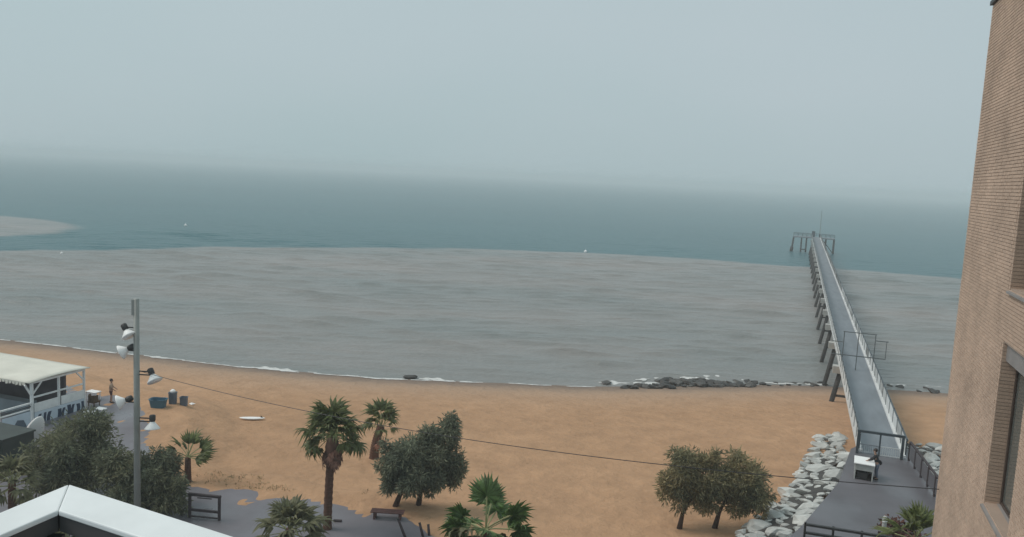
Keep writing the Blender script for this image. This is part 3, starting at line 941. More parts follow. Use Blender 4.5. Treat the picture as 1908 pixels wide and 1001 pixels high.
def inset(pts, k):
    a, b, c, d = pts
    return [a.lerp(b, k), a.lerp(b, 1 - k * .35), d.lerp(c, 1 - k * .35), d.lerp(c, k)]
b_l = beam([le, li, ai, ap], 'beam', M['white_paint'], 0, -0.025)
beam(inset([le, li, ai, ap], .12), 'painted_shade_face', M['painted_shade_face'], -0.026, -0.10, parent=b_l)  # added dark layer under the white cap, painting its shaded face
g_ = Vector((0.002, 0, 0))
b_r = beam([ap + g_, ai + g_, ri, re_], 'beam', M['white_paint'], 0, -0.025)
beam(inset([re_, ri, ai + g_, ap + g_], .12), 'painted_shade_face', M['painted_shade_face'], -0.026, -0.10, parent=b_r)
lo_ = ai - ap
MB().box((lo_.x - 0.03, lo_.y - 0.06, -0.31), (lo_.x + 0.03, lo_.y - 0.004, -0.10)).build('bracket', M['dark_metal'], fr)
MB().tube([(lo_.x, lo_.y - 0.03, -0.31), (lo_.x, lo_.y - 0.03, -0.36)], 0.045, 10).build('bolt', M['dark_metal'], fr)

# ------------------------------------------------------------------ lamp post with floodlights
LD = 36.0
lp_top = at_depth(254, 557, LD)
lamp = thing('lamp_post', 'tall grey lamp post carrying five white shaded floodlights', 'lamp post', (lp_top.x, lp_top.y, PROM_Z))
hgt = lp_top.z - PROM_Z
MB().tube([(0, 0, 0), (0, 0, hgt * .5), (0, 0, hgt)], [0.155, 0.14, 0.125], 14).build('shaft', M['galvanised'], lamp, True)
MB().tube([(0, 0, 0), (0, 0, 0.35)], 0.24, 14).build('base_collar', M['galvanised'], lamp, True)
MB().box((-0.17, -0.12, hgt - 0.75), (0.05, 0.155, hgt - 0.02)).build('top_box', M['galvanised'], lamp)
def floodlight(px, py, side, axis):
    p = at_depth(px, py, LD) - Vector((lp_top.x, lp_top.y, PROM_Z))
    ax = Vector(axis).normalized()                 # where the shade opens
    h = MB()
    h.tube([p - ax * 0.20, p - ax * 0.16, p + ax * 0.05, p + ax * 0.12], [0.09, 0.14, 0.14, 0.10], 12)
    fo = h.build('floodlight', M['dark_metal'], lamp, True)
    s_ = MB()
    s_.tube([p + ax * 0.12, p + ax * 0.22, p + ax * 0.42, p + ax * 0.46], [0.10, 0.17, 0.34, 0.345], 18)
    s_.build('shade', M['white_shade'], fo, True)
    arm = MB()
    q = Vector((0.1 * side, 0, p.z + 0.03))
    arm.bar(q, p + Vector((0, 0, 0.03)), 0.05)
    arm.bar(q - Vector((0, 0, 0.16)), p - Vector((0, 0, 0.13)), 0.05)
    arm.build('arm', M['dark_metal'], fo)
floodlight(233, 611, -1, (0.55, -0.25, -0.75))
floodlight(243, 648, -1, (-0.8, -0.25, -0.45))
floodlight(282, 694, 1, (0.5, -0.3, -0.8))
floodlight(239, 744, -1, (-0.85, -0.3, -0.3))
floodlight(284, 781, 1, (0.05, -0.15, -1.0))

# overhead cable from the lamp post to the corner of the brick building
ca = at_depth(262, 692, LD)
cb = to_world(0.35, -0.02, 0); cb = Vector((cb.x, cb.y, on_z(1752, 912, 10).z)); cb.z = 21.5 + ray(1752, 912).z * cb.y / ray(1752, 912).y
cpts = []
for i in range(49):
    s = i / 48
    p = ca.lerp(cb, s)
    p.z -= 4 * 0.72 * s * (1 - s)
    cpts.append(p)
cab = MB().tube(cpts, 0.013, 5).build('overhead_cable', M['dark_metal'])
tag(cab, 'thin dark cable strung from the lamp post across to the brick building', 'cable')

# ------------------------------------------------------------------ palms
def fan_frond(seed, pet, rad, spread, segs, droop, curl, split=.55):
    r_ = random.Random(seed)
    mb = MB()
    # petiole, arching
    arch = [Vector((pet * s, 0, pet * (0.10 * s - 0.16 * s * s))) for s in (0, .33, .66, 1)]
    for a, b in zip(arch[:-1], arch[1:]):
        mb.bar(a, b, 0.045, 0.025)
    c = arch[-1]
    for i in range(segs):
        an = R(spread) * (i / (segs - 1) - 0.5)
        L = rad * (1.0 - 0.28 * abs(an / (R(spread) / 2)) ** 2) * r_.uniform(0.8, 1.1)
        d = Vector((math.cos(an), math.sin(an), 0))
        side = Vector((-d.y, d.x, 0))
        wid = rad * math.tan(R(spread) / segs / 2) * 0.95
        dr = droop * r_.uniform(0.4, 1.8)
        lift = curl * (abs(an) / R(spread)) * 2
        def pt(s, k):
            wv = wid * (s / split if s < split else max(0.0, (1 - s) / (1 - split))) * (1 + .35 * (.5 - split))
            z = lift * s * 0.4 * rad - dr * rad * max(0, s - 0.35) ** 2 + (0.035 if k == 0 else -0.03) * rad * (1 - s)
            return c + d * (L * s * (1 - 0.25 * dr * s * s)) + side * (wv * k) + Vector((0, 0, z))
        pts = []
        for s in (0.0, split * .6, split, (1 + split) / 2, 1.0):
            pts.append((pt(s, -1), pt(s, 0), pt(s, 1)))
        vv = [p for tr in pts for p in tr]
        ff = []
        for j in range(4):
            ff += [(j*3, j*3+1, (j+1)*3+1, (j+1)*3), (j*3+1, j*3+2, (j+1)*3+2, (j+1)*3+1)]
        mb.add(vv, ff)
    return mb

def frond_set(prefix, m, n, pet, rad, spread, droop, curl, segs=20, split=.55):
    res = []
    for i in range(n):
        mb = fan_frond(i * 13 + len(prefix), pet * (0.85 + 0.1 * i), rad * (0.92 + 0.06 * i), spread, segs, droop + 0.12 * i, curl, split)
        me = bpy.data.meshes.new('frond'); me.from_pydata(mb.v, [], mb.f); me.materials.append(m)
        if prefix != 'dead':
            me.materials.append(M['petiole'])
            for q in range(18): me.polygons[q].material_index = 1
        res.append(me)
    return res

def trunk(root, h, r0, r1, lean=(0, 0), rings=14):
    pts, rad = [], []
    for i in range(rings * 2 + 1):
        s = i / (rings * 2)
        pts.append((lean[0] * s * s, lean[1] * s * s, h * s - (0.25 if i == 0 else 0)))
        rad.append((r0 * (1 - s) + r1 * s) * (1.07 if i % 2 else 0.96) * (1.25 if i == 0 else 1))
    return MB().tube(pts, rad, 11).build('trunk', M['palm_bark'], root, True)

def palm(label, base, h, r0, r1, fronds, nf, lo, hi, seed, size=1.0, dead=None, nd=0, skirt=None, lean=(0, 0), extra=(), extra2=(), group=None):
    root = thing('palm_tree', label, 'palm tree', base, group=group)
    r_ = random.Random(seed)
    trunk(root, h, r0, r1, lean)
    top = Vector((lean[0], lean[1], h))
    for i in range(nf):
        el = lo + (hi - lo) * (i / max(1, nf - 1)) ** 0.85 + r_.uniform(-6, 6)
        az = i * 137.5 + r_.uniform(-18, 18)
        s = size * r_.uniform(0.88, 1.1)
        if skirt and el < 22 and 215 < az % 360 < 325: continue
        place('frond', r_.choice(fronds), None, root, top + Vector((0, 0, -0.25 * (1 - i / nf))), (r_.uniform(-.35, .35), -R(el), R(az)), s)
    for az, el, s, roll in extra2:
        place('frond', r_.choice(F_grey), None, root, top, (roll, -R(el), R(az)), s * size)
    for az, el, s, roll in extra:
        place('frond', r_.choice(fronds), None, root, top, (roll, -R(el), R(az)), s * size)
    if dead:
        for i in range(nd):
            az = i * 137.5 + r_.uniform(-25, 25)
            el = r_.uniform(-84, -62)
            o = place('dead_frond', r_.choice(dead), None, root, top + Vector((math.cos(R(az)) * r1 * 1.1, math.sin(R(az)) * r1 * 1.1, -0.2 - r_.uniform(0, .55))),
                      (r_.uniform(-.5, .5), -R(el), R(az)), size * r_.uniform(0.75, 1.0))
    if skirt:
        mb = MB().tube([(top.x, top.y, h - skirt), (top.x, top.y, h - skirt * .75), (top.x, top.y, h - skirt * .35), (top.x, top.y, h - 0.05)],
                       [r1 * 1.05, r1 * 1.55, r1 * 1.9, r1 * 1.2], 12)
        mb.build('frond_bases', M['dead_frond'], root, True)
    return root

F_green = frond_set('green', M['frond'], 4, 0.95, 0.92, 190, 0.75, 0.1, 17, .42)
F_sparse = frond_set('sparse', M['frond'], 3, 0.7, 0.95, 95, 0.35, 0.05, 11, .4)
F_bright = frond_set('bright', M['frond_bright'], 3, 1.05, 0.80, 275, 0.4, 0.15, 30, .55)
F_grey = frond_set('grey', M['frond_grey'], 3, 0.75, 0.9, 165, 0.6, 0.15, 14, .4)
F_dead = frond_set('dead', M['dead_frond'], 3, 0.4, 0.85, 85, 0.7, 0.0, 9, .4)

def gz(x, y): return float(sand_h(x, y))
b1 = on_z(610, 985, 3.6)
palm('tall fan palm with a skirt of dead brown fronds, left of centre', (b1.x, b1.y, PROM_Z), 4.75, 0.21, 0.19, F_green, 34, -6, 84, 1, 1.0,
     F_dead, 40, 1.6, (0.15, 0), extra=((0, -14, 1, .2), (28, -22, 1, .3), (180, -16, 1, -.2), (206, -24, 1.05, .4), (150, -10, 1, .2), (-32, -12, .95, 0), (188, -40, .9, .6), (-8, -36, .9, -.5)))
b2 = on_z(697, 853, gz(-8.2, 49.5))
palm('shorter fan palm on the sand just right of the tall palm', (b2.x, b2.y, gz(b2.x, b2.y)), 2.15, 0.3, 0.24, F_green, 15, 2, 82, 2, 0.95,
     F_dead, 7, None, (0.4, 0))
b3 = at_depth(350, 850, 43)
palm('small sparse fan palm beside the dark tamarisk bushes at left', (b3.x, b3.y, PROM_Z - .05), max(0.8, b3.z - PROM_Z), 0.2, 0.15, F_sparse, 0, -10, 80, 3, 1.15,
     extra=((100, 72, 1.0, 0.2), (60, 68, .95, -.3), (-15, 24, 1.0, 1.2), (-30, 2, .85, 1.3), (170, 20, .9, 1.3), (200, -8, .8, 1.2), (120, 30, .8, 1), (80, 50, .9, .4), (20, 40, .9, .8), (-5, 8, .95, 1.2), (150, 42, .9, .6)))
b4 = at_depth(540, 985, 34)
palm('low grey green palm with splayed fronds in front of the tall trunk', (b4.x, b4.y, PROM_Z), b4.z - PROM_Z, 0.22, 0.18, F_grey, 24, -25, 78, 4, 1.25)
b5 = at_depth(905, 986, 27)
palm('bright green fan palm with few broad fans at the bottom centre', (b5.x, b5.y, PROM_Z), b5.z - PROM_Z, 0.2, 0.16, F_bright, 12, -40, 30, 5, 1.0,
     extra=((95, 80, 1.15, 0.1), (72, 62, 1.0, -.3), (12, 30, 1.2, -1.15), (-10, 8, 1.05, -1.0), (166, 26, .95, 1.2), (182, 6, 1.0, 1.1), (-60, 8, 1.0, -.4), (235, -6, 1.05, .4)),
     extra2=((200, 2, 1.1, .9), (218, 14, 1.1, .5), (250, 4, 1.1, 0.1), (-40, 0, 1.05, -.7), (-20, -14, 1.0, -1.0), (170, -8, 1.0, 1.0)))
b6 = at_depth(1708, 1000, 30)
palm('narrow spiky palm squeezed beside the brick building at bottom right', (b6.x, b6.y, PROM_Z), b6.z - PROM_Z, 0.2, 0.16, F_sparse, 13, 5, 80, 6, 1.0,
     F_dead, 8)
b7 = at_depth(22, 900, 36)
palm('yellowish small palm at the far left edge below the dark container', (b7.x, b7.y, PROM_Z), b7.z - PROM_Z, 0.2, 0.16, F_grey, 18, -25, 78, 7, 1.0)
b8 = at_depth(85, 1010, 22)
palm('palm seen through the corner of the white foreground frame', (b8.x, b8.y, PROM_Z), b8.z - PROM_Z, 0.2, 0.16, F_grey, 20, -25, 78, 8, 0.9)

# dry red-brown plant by the bollard
dp = on_z(1664, 1004, PZ)
dr = thing('dry_shrub', 'red brown dry shrub beside the pale bollard', 'shrub', (dp.x, dp.y, PZ))
def leaf_cloud(centres, n, size, asp, droop=0.3):
    V, Fq = [], []
    c = np.array([q[:3] for q in centres]); rr = np.array([q[3:6] for q in centres])
    vol = rr.prod(1) ** 0.8; pr_ = vol / vol.sum()
    idx = rng.choice(len(centres), n, p=pr_)
    d = rng.normal(size=(n, 3)); d /= np.linalg.norm(d, axis=1)[:, None]
    rad = rng.uniform(0.12, 1.0, n) ** 0.5 * rng.normal(1.0, 0.21, n)
    p = c[idx] + d * rad[:, None] * rr[idx]
    axis = d * 0.9 + rng.normal(size=(n, 3)) * 0.6; axis[:, 2] -= droop
    axis /= np.linalg.norm(axis, axis=1)[:, None]
    o = np.cross(axis, rng.normal(size=(n, 3))); o /= np.linalg.norm(o, axis=1)[:, None]
    L = size * rng.uniform(0.6, 1.4, n)[:, None]; Wd = L * asp
    q0 = p - o * Wd * .5; q1 = p + axis * L * .5 - o * Wd; q2 = p + axis * L; q3 = p + axis * L * .5 + o * Wd
    v = np.stack([q0, q1, q2, q3], 1).reshape(-1, 3)
    f_ = np.arange(4 * n).reshape(n, 4)
    return v, f_
v, f = leaf_cloud([(0, 0, 0.45, .6, .6, .5), (0.6, -.2, .35, .5, .5, .4)], 900, 0.2, 0.3)
place('foliage', np_mesh('foliage', v, f, False), M['dry_plant'], dr)
MB().tube([(0, 0, 0), (0.05, 0, 0.5)], [0.05, 0.02], 6).build('stem', M['bark'], dr)

# ------------------------------------------------------------------ tamarisk trees
def tamarisk(label, base, trunk_pts, clumps, n, m, r0=0.13, size=0.27, group=None):
    root = thing('tamarisk_tree', label, 'tree', base, group=group)
    top = Vector(trunk_pts[-1])
    k = len(trunk_pts)
    MB().tube(trunk_pts, [r0 * (1.3 if i == 0 else 1 - 0.45 * i / (k - 1)) for i in range(k)], 9).build('trunk', M['bark'], root, True)
    limb_from = Vector(trunk_pts[-2]).lerp(top, 0.6)
    for c in clumps:
        e = Vector(c[:3])
        mid = limb_from.lerp(e, 0.55) + Vector((0, 0, 0.15))
        MB().tube([limb_from, mid, e], [r0 * .5, r0 * .35, r0 * .12], 6).build('limb', M['bark'], root, True)
    sub = []
    rr = random.Random(len(label))
    for c in clumps:                     # break every clump into ragged smaller ones
        sub.append((c[0], c[1], c[2], c[3] * .8, c[4] * .8, c[5] * .8))
        for _ in range(12):
            d = Vector((rr.gauss(0, 1), rr.gauss(0, 1), rr.gauss(0, 1))).normalized()
            q = rr.uniform(.2, .48)
            kq = rr.uniform(.7, 1.05)
            sub.append((c[0] + d.x * c[3] * kq, c[1] + d.y * c[4] * kq, c[2] + d.z * c[5] * kq, c[3] * q, c[4] * q, c[5] * q * 1.1))
    v, f = leaf_cloud(sub, int(n * 1.35), size, 0.11, 0.4)
    place('crown', np_mesh('crown', v, f, False), m, root)
    return root

def rel(px, py, dep, base): return tuple(at_depth(px, py, dep) - Vector(base))
def tam_at(label, bpx, bpy_, z, trunk_px, clumps_px, n, m, **kw):
    b = on_z(bpx, bpy_, z)
    base = (b.x, b.y, z)
    tp = [(0, 0, -0.2)] + [rel(px, py, b.y + dd, base) for px, py, dd in trunk_px]
    cl = []
    for px, py, dd, rpx, rpz in clumps_px:
        c = rel(px, py, b.y + dd, base)
        s = b.y / FPX
        cl.append((*c, rpx * s, rpx * s * 0.9, rpz * s * 1.02))
    return tamarisk(label, base, tp, cl, n, m, **kw)

za = gz(-5.8, 42.3)
tam_at('grey green tamarisk on a leaning trunk, left of a pair by the promenade edge', 735, 942, za, [(752, 905, 0.1), (765, 878, 0.2)],
       [(735, 855, 0, 30, 32), (772, 848, 0.3, 36, 34), (732, 890, 0, 24, 26), (770, 890, -.3, 34, 26)], 8500, M['tamarisk'])
tam_at('taller tamarisk with a pointed crown, right of a pair by the promenade edge', 779, 940, za, [(786, 905, 0.1), (800, 870, 0.2)],
       [(805, 845, 0.6, 34, 40), (834, 803, 0.9, 26, 30), (838, 865, 0.8, 25, 42), (800, 895, 0.2, 30, 22), (842, 786, 1.0, 13, 14), (856, 872, .8, 12, 24)], 9500, M['tamarisk'])
zb = gz(9.6, 41.1)
tam_at('olive brown tamarisk on the sand, left of the pair near the rocks', 1265, 985, zb, [(1272, 957, 0), (1288, 928, 0.1)],
       [(1282, 868, 0.3, 40, 32), (1262, 905, 0, 28, 34), (1303, 918, 0, 34, 36), (1252, 895, .2, 22, 26), (1328, 862, 0.6, 16, 27)], 9500, M['tamarisk_brown'])
tam_at('olive brown tamarisk on the sand, right of the pair near the rocks', 1330, 985, zb, [(1340, 955, 0), (1355, 925, 0.1)],
       [(1382, 872, 0.3, 34, 26), (1350, 905, 0.1, 36, 36), (1395, 912, 0.2, 42, 34), (1412, 935, .2, 24, 26), (1370, 945, -.1, 22, 18)], 10000, M['tamarisk_brown'])
tam_at('large dark tamarisk in front of the beach bar', 140, 930, PROM_Z, [(142, 905, 0), (140, 870, 0)],
       [(140, 815, 1.2, 60, 44), (85, 855, 0.6, 46, 42), (185, 840, 0.8, 46, 46), (135, 870, -.2, 66, 46), (165, 795, 1.4, 36, 28), (120, 900, -.5, 50, 30)], 16000, M['tamarisk_dark'], r0=0.18)
tam_at('broad dark tamarisk behind the lower part of the lamp post', 272, 960, PROM_Z, [(275, 940, 0), (280, 910, 0)],
       [(235, 885, 0.6, 42, 42), (290, 890, 0.6, 48, 42), (315, 920, 0.1, 38, 36), (250, 920, -.1, 46, 34), (305, 858, .9, 26, 22), (212, 868, .8, 30, 30)], 15000, M['tamarisk_dark'], r0=0.16)

# thin grass tufts where the promenade meets the sand
tv, tf = [], []
for px, py, n_t in ((440, 888, 26), (480, 905, 20), (400, 893, 16), (520, 915, 12), (700, 925, 10), (850, 960, 12)):
    for _ in range(n_t):
        p = on_z(px + random.gauss(0, 26), py + random.gauss(0, 6), 3.65)
        z0 = gz(p.x, p.y)
        for _b in range(5):
            a = random.uniform(0, 6.28); h = random.uniform(.05, .16)
            q = Vector((p.x + random.gauss(0, .1), p.y + random.gauss(0, .1), z0))
            n0 = len(tv)
            tv += [q + Vector((math.cos(a), math.sin(a), 0)) * .02, q - Vector((math.cos(a), math.sin(a), 0)) * .02, q + Vector((random.gauss(0, .06), random.gauss(0, .06), h))]
            tf.append((n0, n0 + 1, n0 + 2))
gm = MB().add(tv, tf).build('beach_grass', M['dry_grass'])
tag(gm, kind='stuff')

# ------------------------------------------------------------------ beach bar at left
KZ = 3.45
k_bc = on_z(157, 765, KZ)                 # back right corner post foot
k_dir = -PDIR                             # towards the camera
k_left = Vector((-math.cos(PA), math.sin(PA), 0))
bar_ = thing('beach_bar', 'white framed beach bar with a cream awning and printed side banner', 'beach bar', (k_bc.x, k_bc.y, KZ))
def kp(l, f_, z): return k_left * l + k_dir * f_ + Vector((0, 0, z))
HB = at_depth(157, 690, k_bc.y).z - KZ
SL = 4.1
fc = k_bc + k_dir * SL
HF = at_depth(75, 716, fc.y).z - KZ
for l, f_, h in ((0, 0, HB), (0, SL * .5, (HB + HF) / 2), (0, SL, HF), (4, SL, HF), (8, SL, HF), (4, 0, HB), (8, 0, HB)):
    MB().bar(kp(l, f_, -0.5), kp(l, f_, h), 0.16 if f_ == SL else 0.13).build('post', M['white_paint'], bar_)
MB().bar(kp(0, -0.06, HB + .06), kp(0, SL + .06, HF + .06), 0.14).build('roof_beam', M['white_paint'], bar_)
MB().bar(kp(0.08, SL, HF + .06), kp(12, SL, HF + .06), 0.14).build('roof_beam', M['white_paint'], bar_)
for f_, h in ((SL * .5, (HB + HF) / 2),):
    MB().bar(kp(0, 0.1, HB - .95), kp(0, SL - .1, HF - .95), 0.10).build('rail', M['white_paint'], bar_)
for a, b in (((0, SL - .1, HF - .7), (0, SL - .75, HF)), ((0, SL + .1, HF - .7), (0, SL + .5, HF)), ((0, .1, HB - .6), (0, .65, HB)), ((.1, SL, HF - .7), (.7, SL, HF))):
    MB().bar(kp(*a), kp(*b), 0.08).build('brace', M['white_paint'], bar_)
# awning, a sagging sheet with thickness
aw = []
NL, NF = 26, 10
for zoff in (0.0, -0.05):
    for i in range(NL + 1):
        for j in range(NF + 1):
            l = -0.25 + 12.5 * i / NL; f_ = -0.35 + (SL + .7) * j / NF
            sfrac = (f_ + .35) / (SL + .7)
            z = HB + .16 + (HF - HB) * sfrac + .14 * math.sin(math.pi * sfrac) + .05 * math.sin(l * 1.6) * math.sin(math.pi * sfrac)
            aw.append(kp(l, f_, z + zoff))
af = []
N1 = (NL + 1) * (NF + 1)
for i in range(NL):
    for j in range(NF):
        a = i * (NF + 1) + j
        af.append((a, a + 1, a + NF + 2, a + NF + 1))
        af.append((N1 + a, N1 + a + NF + 1, N1 + a + NF + 2, N1 + a + 1))
for i in range(NL):
    for j in (0, NF):
        a = i * (NF + 1) + j; af.append((a, a + NF + 1, N1 + a + NF + 1, N1 + a))
for j in range(NF):
    for i in (0, NL):
        a = i * (NF + 1) + j; af.append((a, a + 1, N1 + a + 1, N1 + a))
o = MB().add(aw, af).build('awning', M['cream_fabric'], bar_, True); recalc(o.data)
# scalloped valance along the front eave
val = MB()
for i in range(40):
    l = 0.1 + i * 0.3
    val.add([kp(l, SL + .37, HF + .14), kp(l + .29, SL + .37, HF + .14), kp(l + .25, SL + .38, HF - .05 - .05 * (i % 3)), kp(l + .04, SL + .38, HF - .05 - .05 * (i % 2))], [(0, 1, 2, 3)])
val.build('valance', M['cream_fabric'], bar_)
# back wall, counter and floor
MB().box((0, 0, 0), (1, 1, 1), Matrix.Translation(kp(1.2, .4, 0)) @ Matrix((( k_left.x * 10, k_dir.x * .2, 0, 0), (k_left.y * 10, k_dir.y * .2, 0, 0), (0, 0, HB - .2, 0), (0, 0, 0, 1)))).build('back_wall', M['shade_toned_wall'], bar_)
MB().box((0, 0, 0), (1, 1, 1), Matrix.Translation(kp(1.6, 2.4, 0.1)) @ Matrix((( k_left.x * 9, k_dir.x * .7, 0, 0), (k_left.y * 9, k_dir.y * .7, 0, 0), (0, 0, 1.0, 0), (0, 0, 0, 1)))).build('counter', M['blue_floor'], bar_)
MB().box((0, 0, 0), (1, 1, 1), Matrix.Translation(kp(-.05, -.1, -.6)) @ Matrix((( k_left.x * 13, k_dir.x * 11, 0, 0), (k_left.y * 13, k_dir.y * 11, 0, 0), (0, 0, .68, 0), (0, 0, 0, 1)))).build('deck_floor', M['blue_floor'], bar_)
# banner along the right side, with navy print
def side_panel(f0, f1, z0, z1, m, name, off=0.0, parent=None):
    a, b = kp(-.09 - off, f0, 0), kp(-.09 - off, f1, 0)
    mb = MB()
    w = PRT * 0.02
    mb.add([a + Vector((0,0,z0)), b + Vector((0,0,z0)), b + Vector((0,0,z1)), a + Vector((0,0,z1)),
            a + w + Vector((0,0,z0)), b + w + Vector((0,0,z0)), b + w + Vector((0,0,z1)), a + w + Vector((0,0,z1))],
           [(0,1,2,3),(7,6,5,4),(0,4,5,1),(3,2,6,7),(0,3,7,4),(1,5,6,2)])
    o = mb.build(name, m, parent or bar_); recalc(o.data); return o
side_panel(.1, SL * .5 - .1, .95, 1.55, M['white_paint'], 'parapet')
side_panel(SL * .5 + .1, SL - .1, .95, 1.55, M['white_paint'], 'parapet')
ban = side_panel(.1, SL - .1, -.25, .93, M['banner'], 'banner')
rs = random.Random(4)
for i in range(10):                          # the navy strokes of the print, too blurred to be read
    f0 = .25 + i * .37
    if i == 6: continue
    pts = []
    bow = rs.uniform(-.12, .12)
    z0, z1 = -.12 + rs.uniform(0, .1), .82 - rs.uniform(0, .15)
    mb = MB()
    for k in range(7):
        s = k / 6
        pts.append(kp(-.115, f0 + bow * math.sin(math.pi * s) + .1 * (1 - s), z0 + (z1 - z0) * s))
    wv = k_dir * rs.uniform(.09, .15)
    vv = []
    for p in pts: vv += [p - wv, p + wv, p + wv + PRT * .006, p - wv + PRT * .006]
    ff = []
    for k in range(6):
        a = k * 4
        for j in range(4): ff.append((a + j, a + (j + 1) % 4, a + 4 + (j + 1) % 4, a + 4 + j))
    ff += [(3, 2, 1, 0), (24, 25, 26, 27)]
    mb.add(vv, ff)
    o = mb.build('print_stroke', M['navy'], ban); recalc(o.data)
# open terrace in front of the covered part: sloping white rail over blue and white panels
for i in range(4):
    f_ = SL + .12 + i * 2.2
    if i: MB().bar(kp(0, f_, -.5), kp(0, f_, 1.55), 0.11).build('post', M['white_paint'], bar_)
MB().bar(kp(0, SL + .1, 1.6), kp(0, SL + 7, 1.6), 0.10).build('rail', M['white_paint'], bar_)
MB().bar(kp(0, SL + .1, 1.38), kp(0, SL + 7, 1.38), 0.07).build('rail', M['blue_grey_metal'], bar_)
MB().bar(kp(0, SL + .1, 1.2), kp(0, SL + 7, 1.2), 0.07).build('rail', M['white_paint'], bar_)
for i in range(3):
    f0 = SL + .2 + i * 2.2
    pn = side_panel(f0, f0 + 2.0, -.2, 1.1, M['banner'], 'terrace_panel')
    mb = MB()
    c = [(f0 + .25, .1), (f0 + .5, .65), (f0 + .95, .75), (f0 + 1.2, .4), (f0 + 1.7, .62), (f0 + 1.6, .15), (f0 + 1.0, -.05)]
    q = [kp(-.112, a, z) for a, z in c] + [kp(-.118, a, z) for a, z in c]
    n7 = len(c)
    mb.add(q, [tuple(range(n7)), tuple(range(n7, 2 * n7))[::-1]] + [(k, (k + 1) % n7, n7 + (k + 1) % n7, n7 + k) for k in range(n7)])
    o = mb.build('print_patch', M['bin_grey'], pn); recalc(o.data)

# dark green container below the bar, white board leaning on its end
cc = on_z(22, 862, PROM_Z)
con = thing('storage_container', 'dark green storage box in shade below the beach bar', 'container', (cc.x - 1.2, cc.y, PROM_Z), -PA)
bevel(MB().box((-3.0, -1.0, 0.1), (2.2, 1.0, 1.85)).build('container_body', M['green_box'], con), 0.03)
MB().box((-3.06, -1.06, 1.852), (2.26, 1.06, 1.95)).build('container_lid', M['green_box'], con)
for i in range(11):
    x = -2.8 + i * .47
    MB().box((x, -1.045, .15), (x + .2, -1.0, 1.8)).build('rib', M['green_box'], con)
for x in (-2.6, 1.9):
    MB().box((x - .12, -.9, 0), (x + .12, .9, .1)).build('skid', M['dark_metal'], con)
sbp = at_depth(61, 797, 47)
sb = thing('surfboard', 'white rounded board standing at the corner of the beach bar terrace', 'surfboard', (sbp.x, sbp.y, PROM_Z), R(20))
def board_mesh(L, Wd, T, n=18):
    mb = MB()
    vv, ff = [], []
    for i in range(n + 1):
        s = i / n
        w = Wd / 2 * max(0.02, math.sin(math.pi * min(1, max(0, s))) ** 0.55)
        rock = 0.05 * (2 * s - 1) ** 2 * L * .3
        for k in range(8):
            a = 2 * math.pi * k / 8
            vv.append((math.cos(a) * w, math.sin(a) * T / 2 * max(.15, math.sin(math.pi * s) ** .4) + rock, s * L))
    for i in range(n):
        for k in range(8):
            ff.append((i*8+k, i*8+(k+1) % 8, (i+1)*8+(k+1) % 8, (i+1)*8+k))
    ff += [tuple(range(8))[::-1], tuple(n*8+k for k in range(8))]
    return mb.add(vv, ff)
o = board_mesh(2.3, .95, .12).build('board', M['white_shade'], sb, True); o.rotation_euler = (R(12), R(24), 0)
o.location = (-.35, 0, .05)

# ------------------------------------------------------------------ bins and things on the sand
def tub(label, px, py, w, d, h, m, cat, taper=.86, lid=None, rz=0.0, group=None, name='beach_bin'):
    p = on_z(px, py, gz(-25, 57.5))
    z = gz(p.x, p.y) - .03
    root = thing(name, label, cat, (p.x, p.y, z), rz, group)
    vv = []
    for zz, k in ((0, taper), (h, 1.0), (h, .9), (.12, taper * .9)):
        for i in range(16):
            a = 2 * math.pi * (i + .5) / 16
            sx = math.copysign(abs(math.cos(a)) ** .5, math.cos(a)); sy_ = math.copysign(abs(math.sin(a)) ** .5, math.sin(a))
            vv.append((sx * w / 2 * k, sy_ * d / 2 * k, zz))
    ff = [tuple(range(16))[::-1], tuple(48 + i for i in range(16))]
    for r in range(3):
        for i in range(16): ff.append((r*16+i, r*16+(i+1) % 16, (r+1)*16+(i+1) % 16, (r+1)*16+i))
    o = MB().add(vv, ff).build('bin_body', m, root); recalc(o.data)
    rim = MB()
    ring_ = [(math.copysign(abs(math.cos(a)) ** .5, math.cos(a)) * w / 2 * 1.02, math.copysign(abs(math.sin(a)) ** .5, math.sin(a)) * d / 2 * 1.02, h)
             for a in [2 * math.pi * (i + .5) / 16 for i in range(17)]]
    rim.tube(ring_, .03, 6, False)
    rim.build('rim', m, root)
    if lid:
        MB().tube([(0, 0, h + .01), (0, 0, h + .14), (0, 0, h + .24)], [w * .36, w * .34, w * .12], 12).build('bin_bag', M['white_shade'], root, True)
    return root
tub('large blue open skip standing on the sand right of the lamp post', 295, 758, 1.2, .8, .62, M['bin_blue'], 'skip', .8)
tub('blue grey beach bin topped with a white bag', 322, 752, .55, .5, .85, M['bin_grey'], 'bin', .9, True)
tub('blue grey beach bin without a bag, right of the bagged one', 342.5, 752, .52, .48, .62, M['bin_grey'], 'bin', .92)
p = on_z(357, 755, gz(-23, 58))
lit = thing('paper_litter', 'small white scrap lying on the sand beside the grey bins', 'litter', (p.x, p.y, gz(p.x, p.y)))
MB().add([(-.25, -.1, .02), (.1, -.16, .03), (.28, .05, .05), (.0, .15, .09), (-.2, .1, .03), (0, 0, .14)], [(0, 1, 5), (1, 2, 5), (2, 3, 5), (3, 4, 5), (4, 0, 5)]).build('paper', M['white_shade'], lit)
p = on_z(470, 779, gz(-18, 56.3))
pb = thing('paddle_board', 'long white board lying flat on the open sand left of the tall palm', 'paddle board', (p.x, p.y, gz(p.x, p.y) + .06), R(6))
o = board_mesh(1.9, .55, .14).build('board', M['white_shade'], pb, True); o.rotation_euler = (R(90), 0, R(90)); o.location = (-.95, 0, .08)
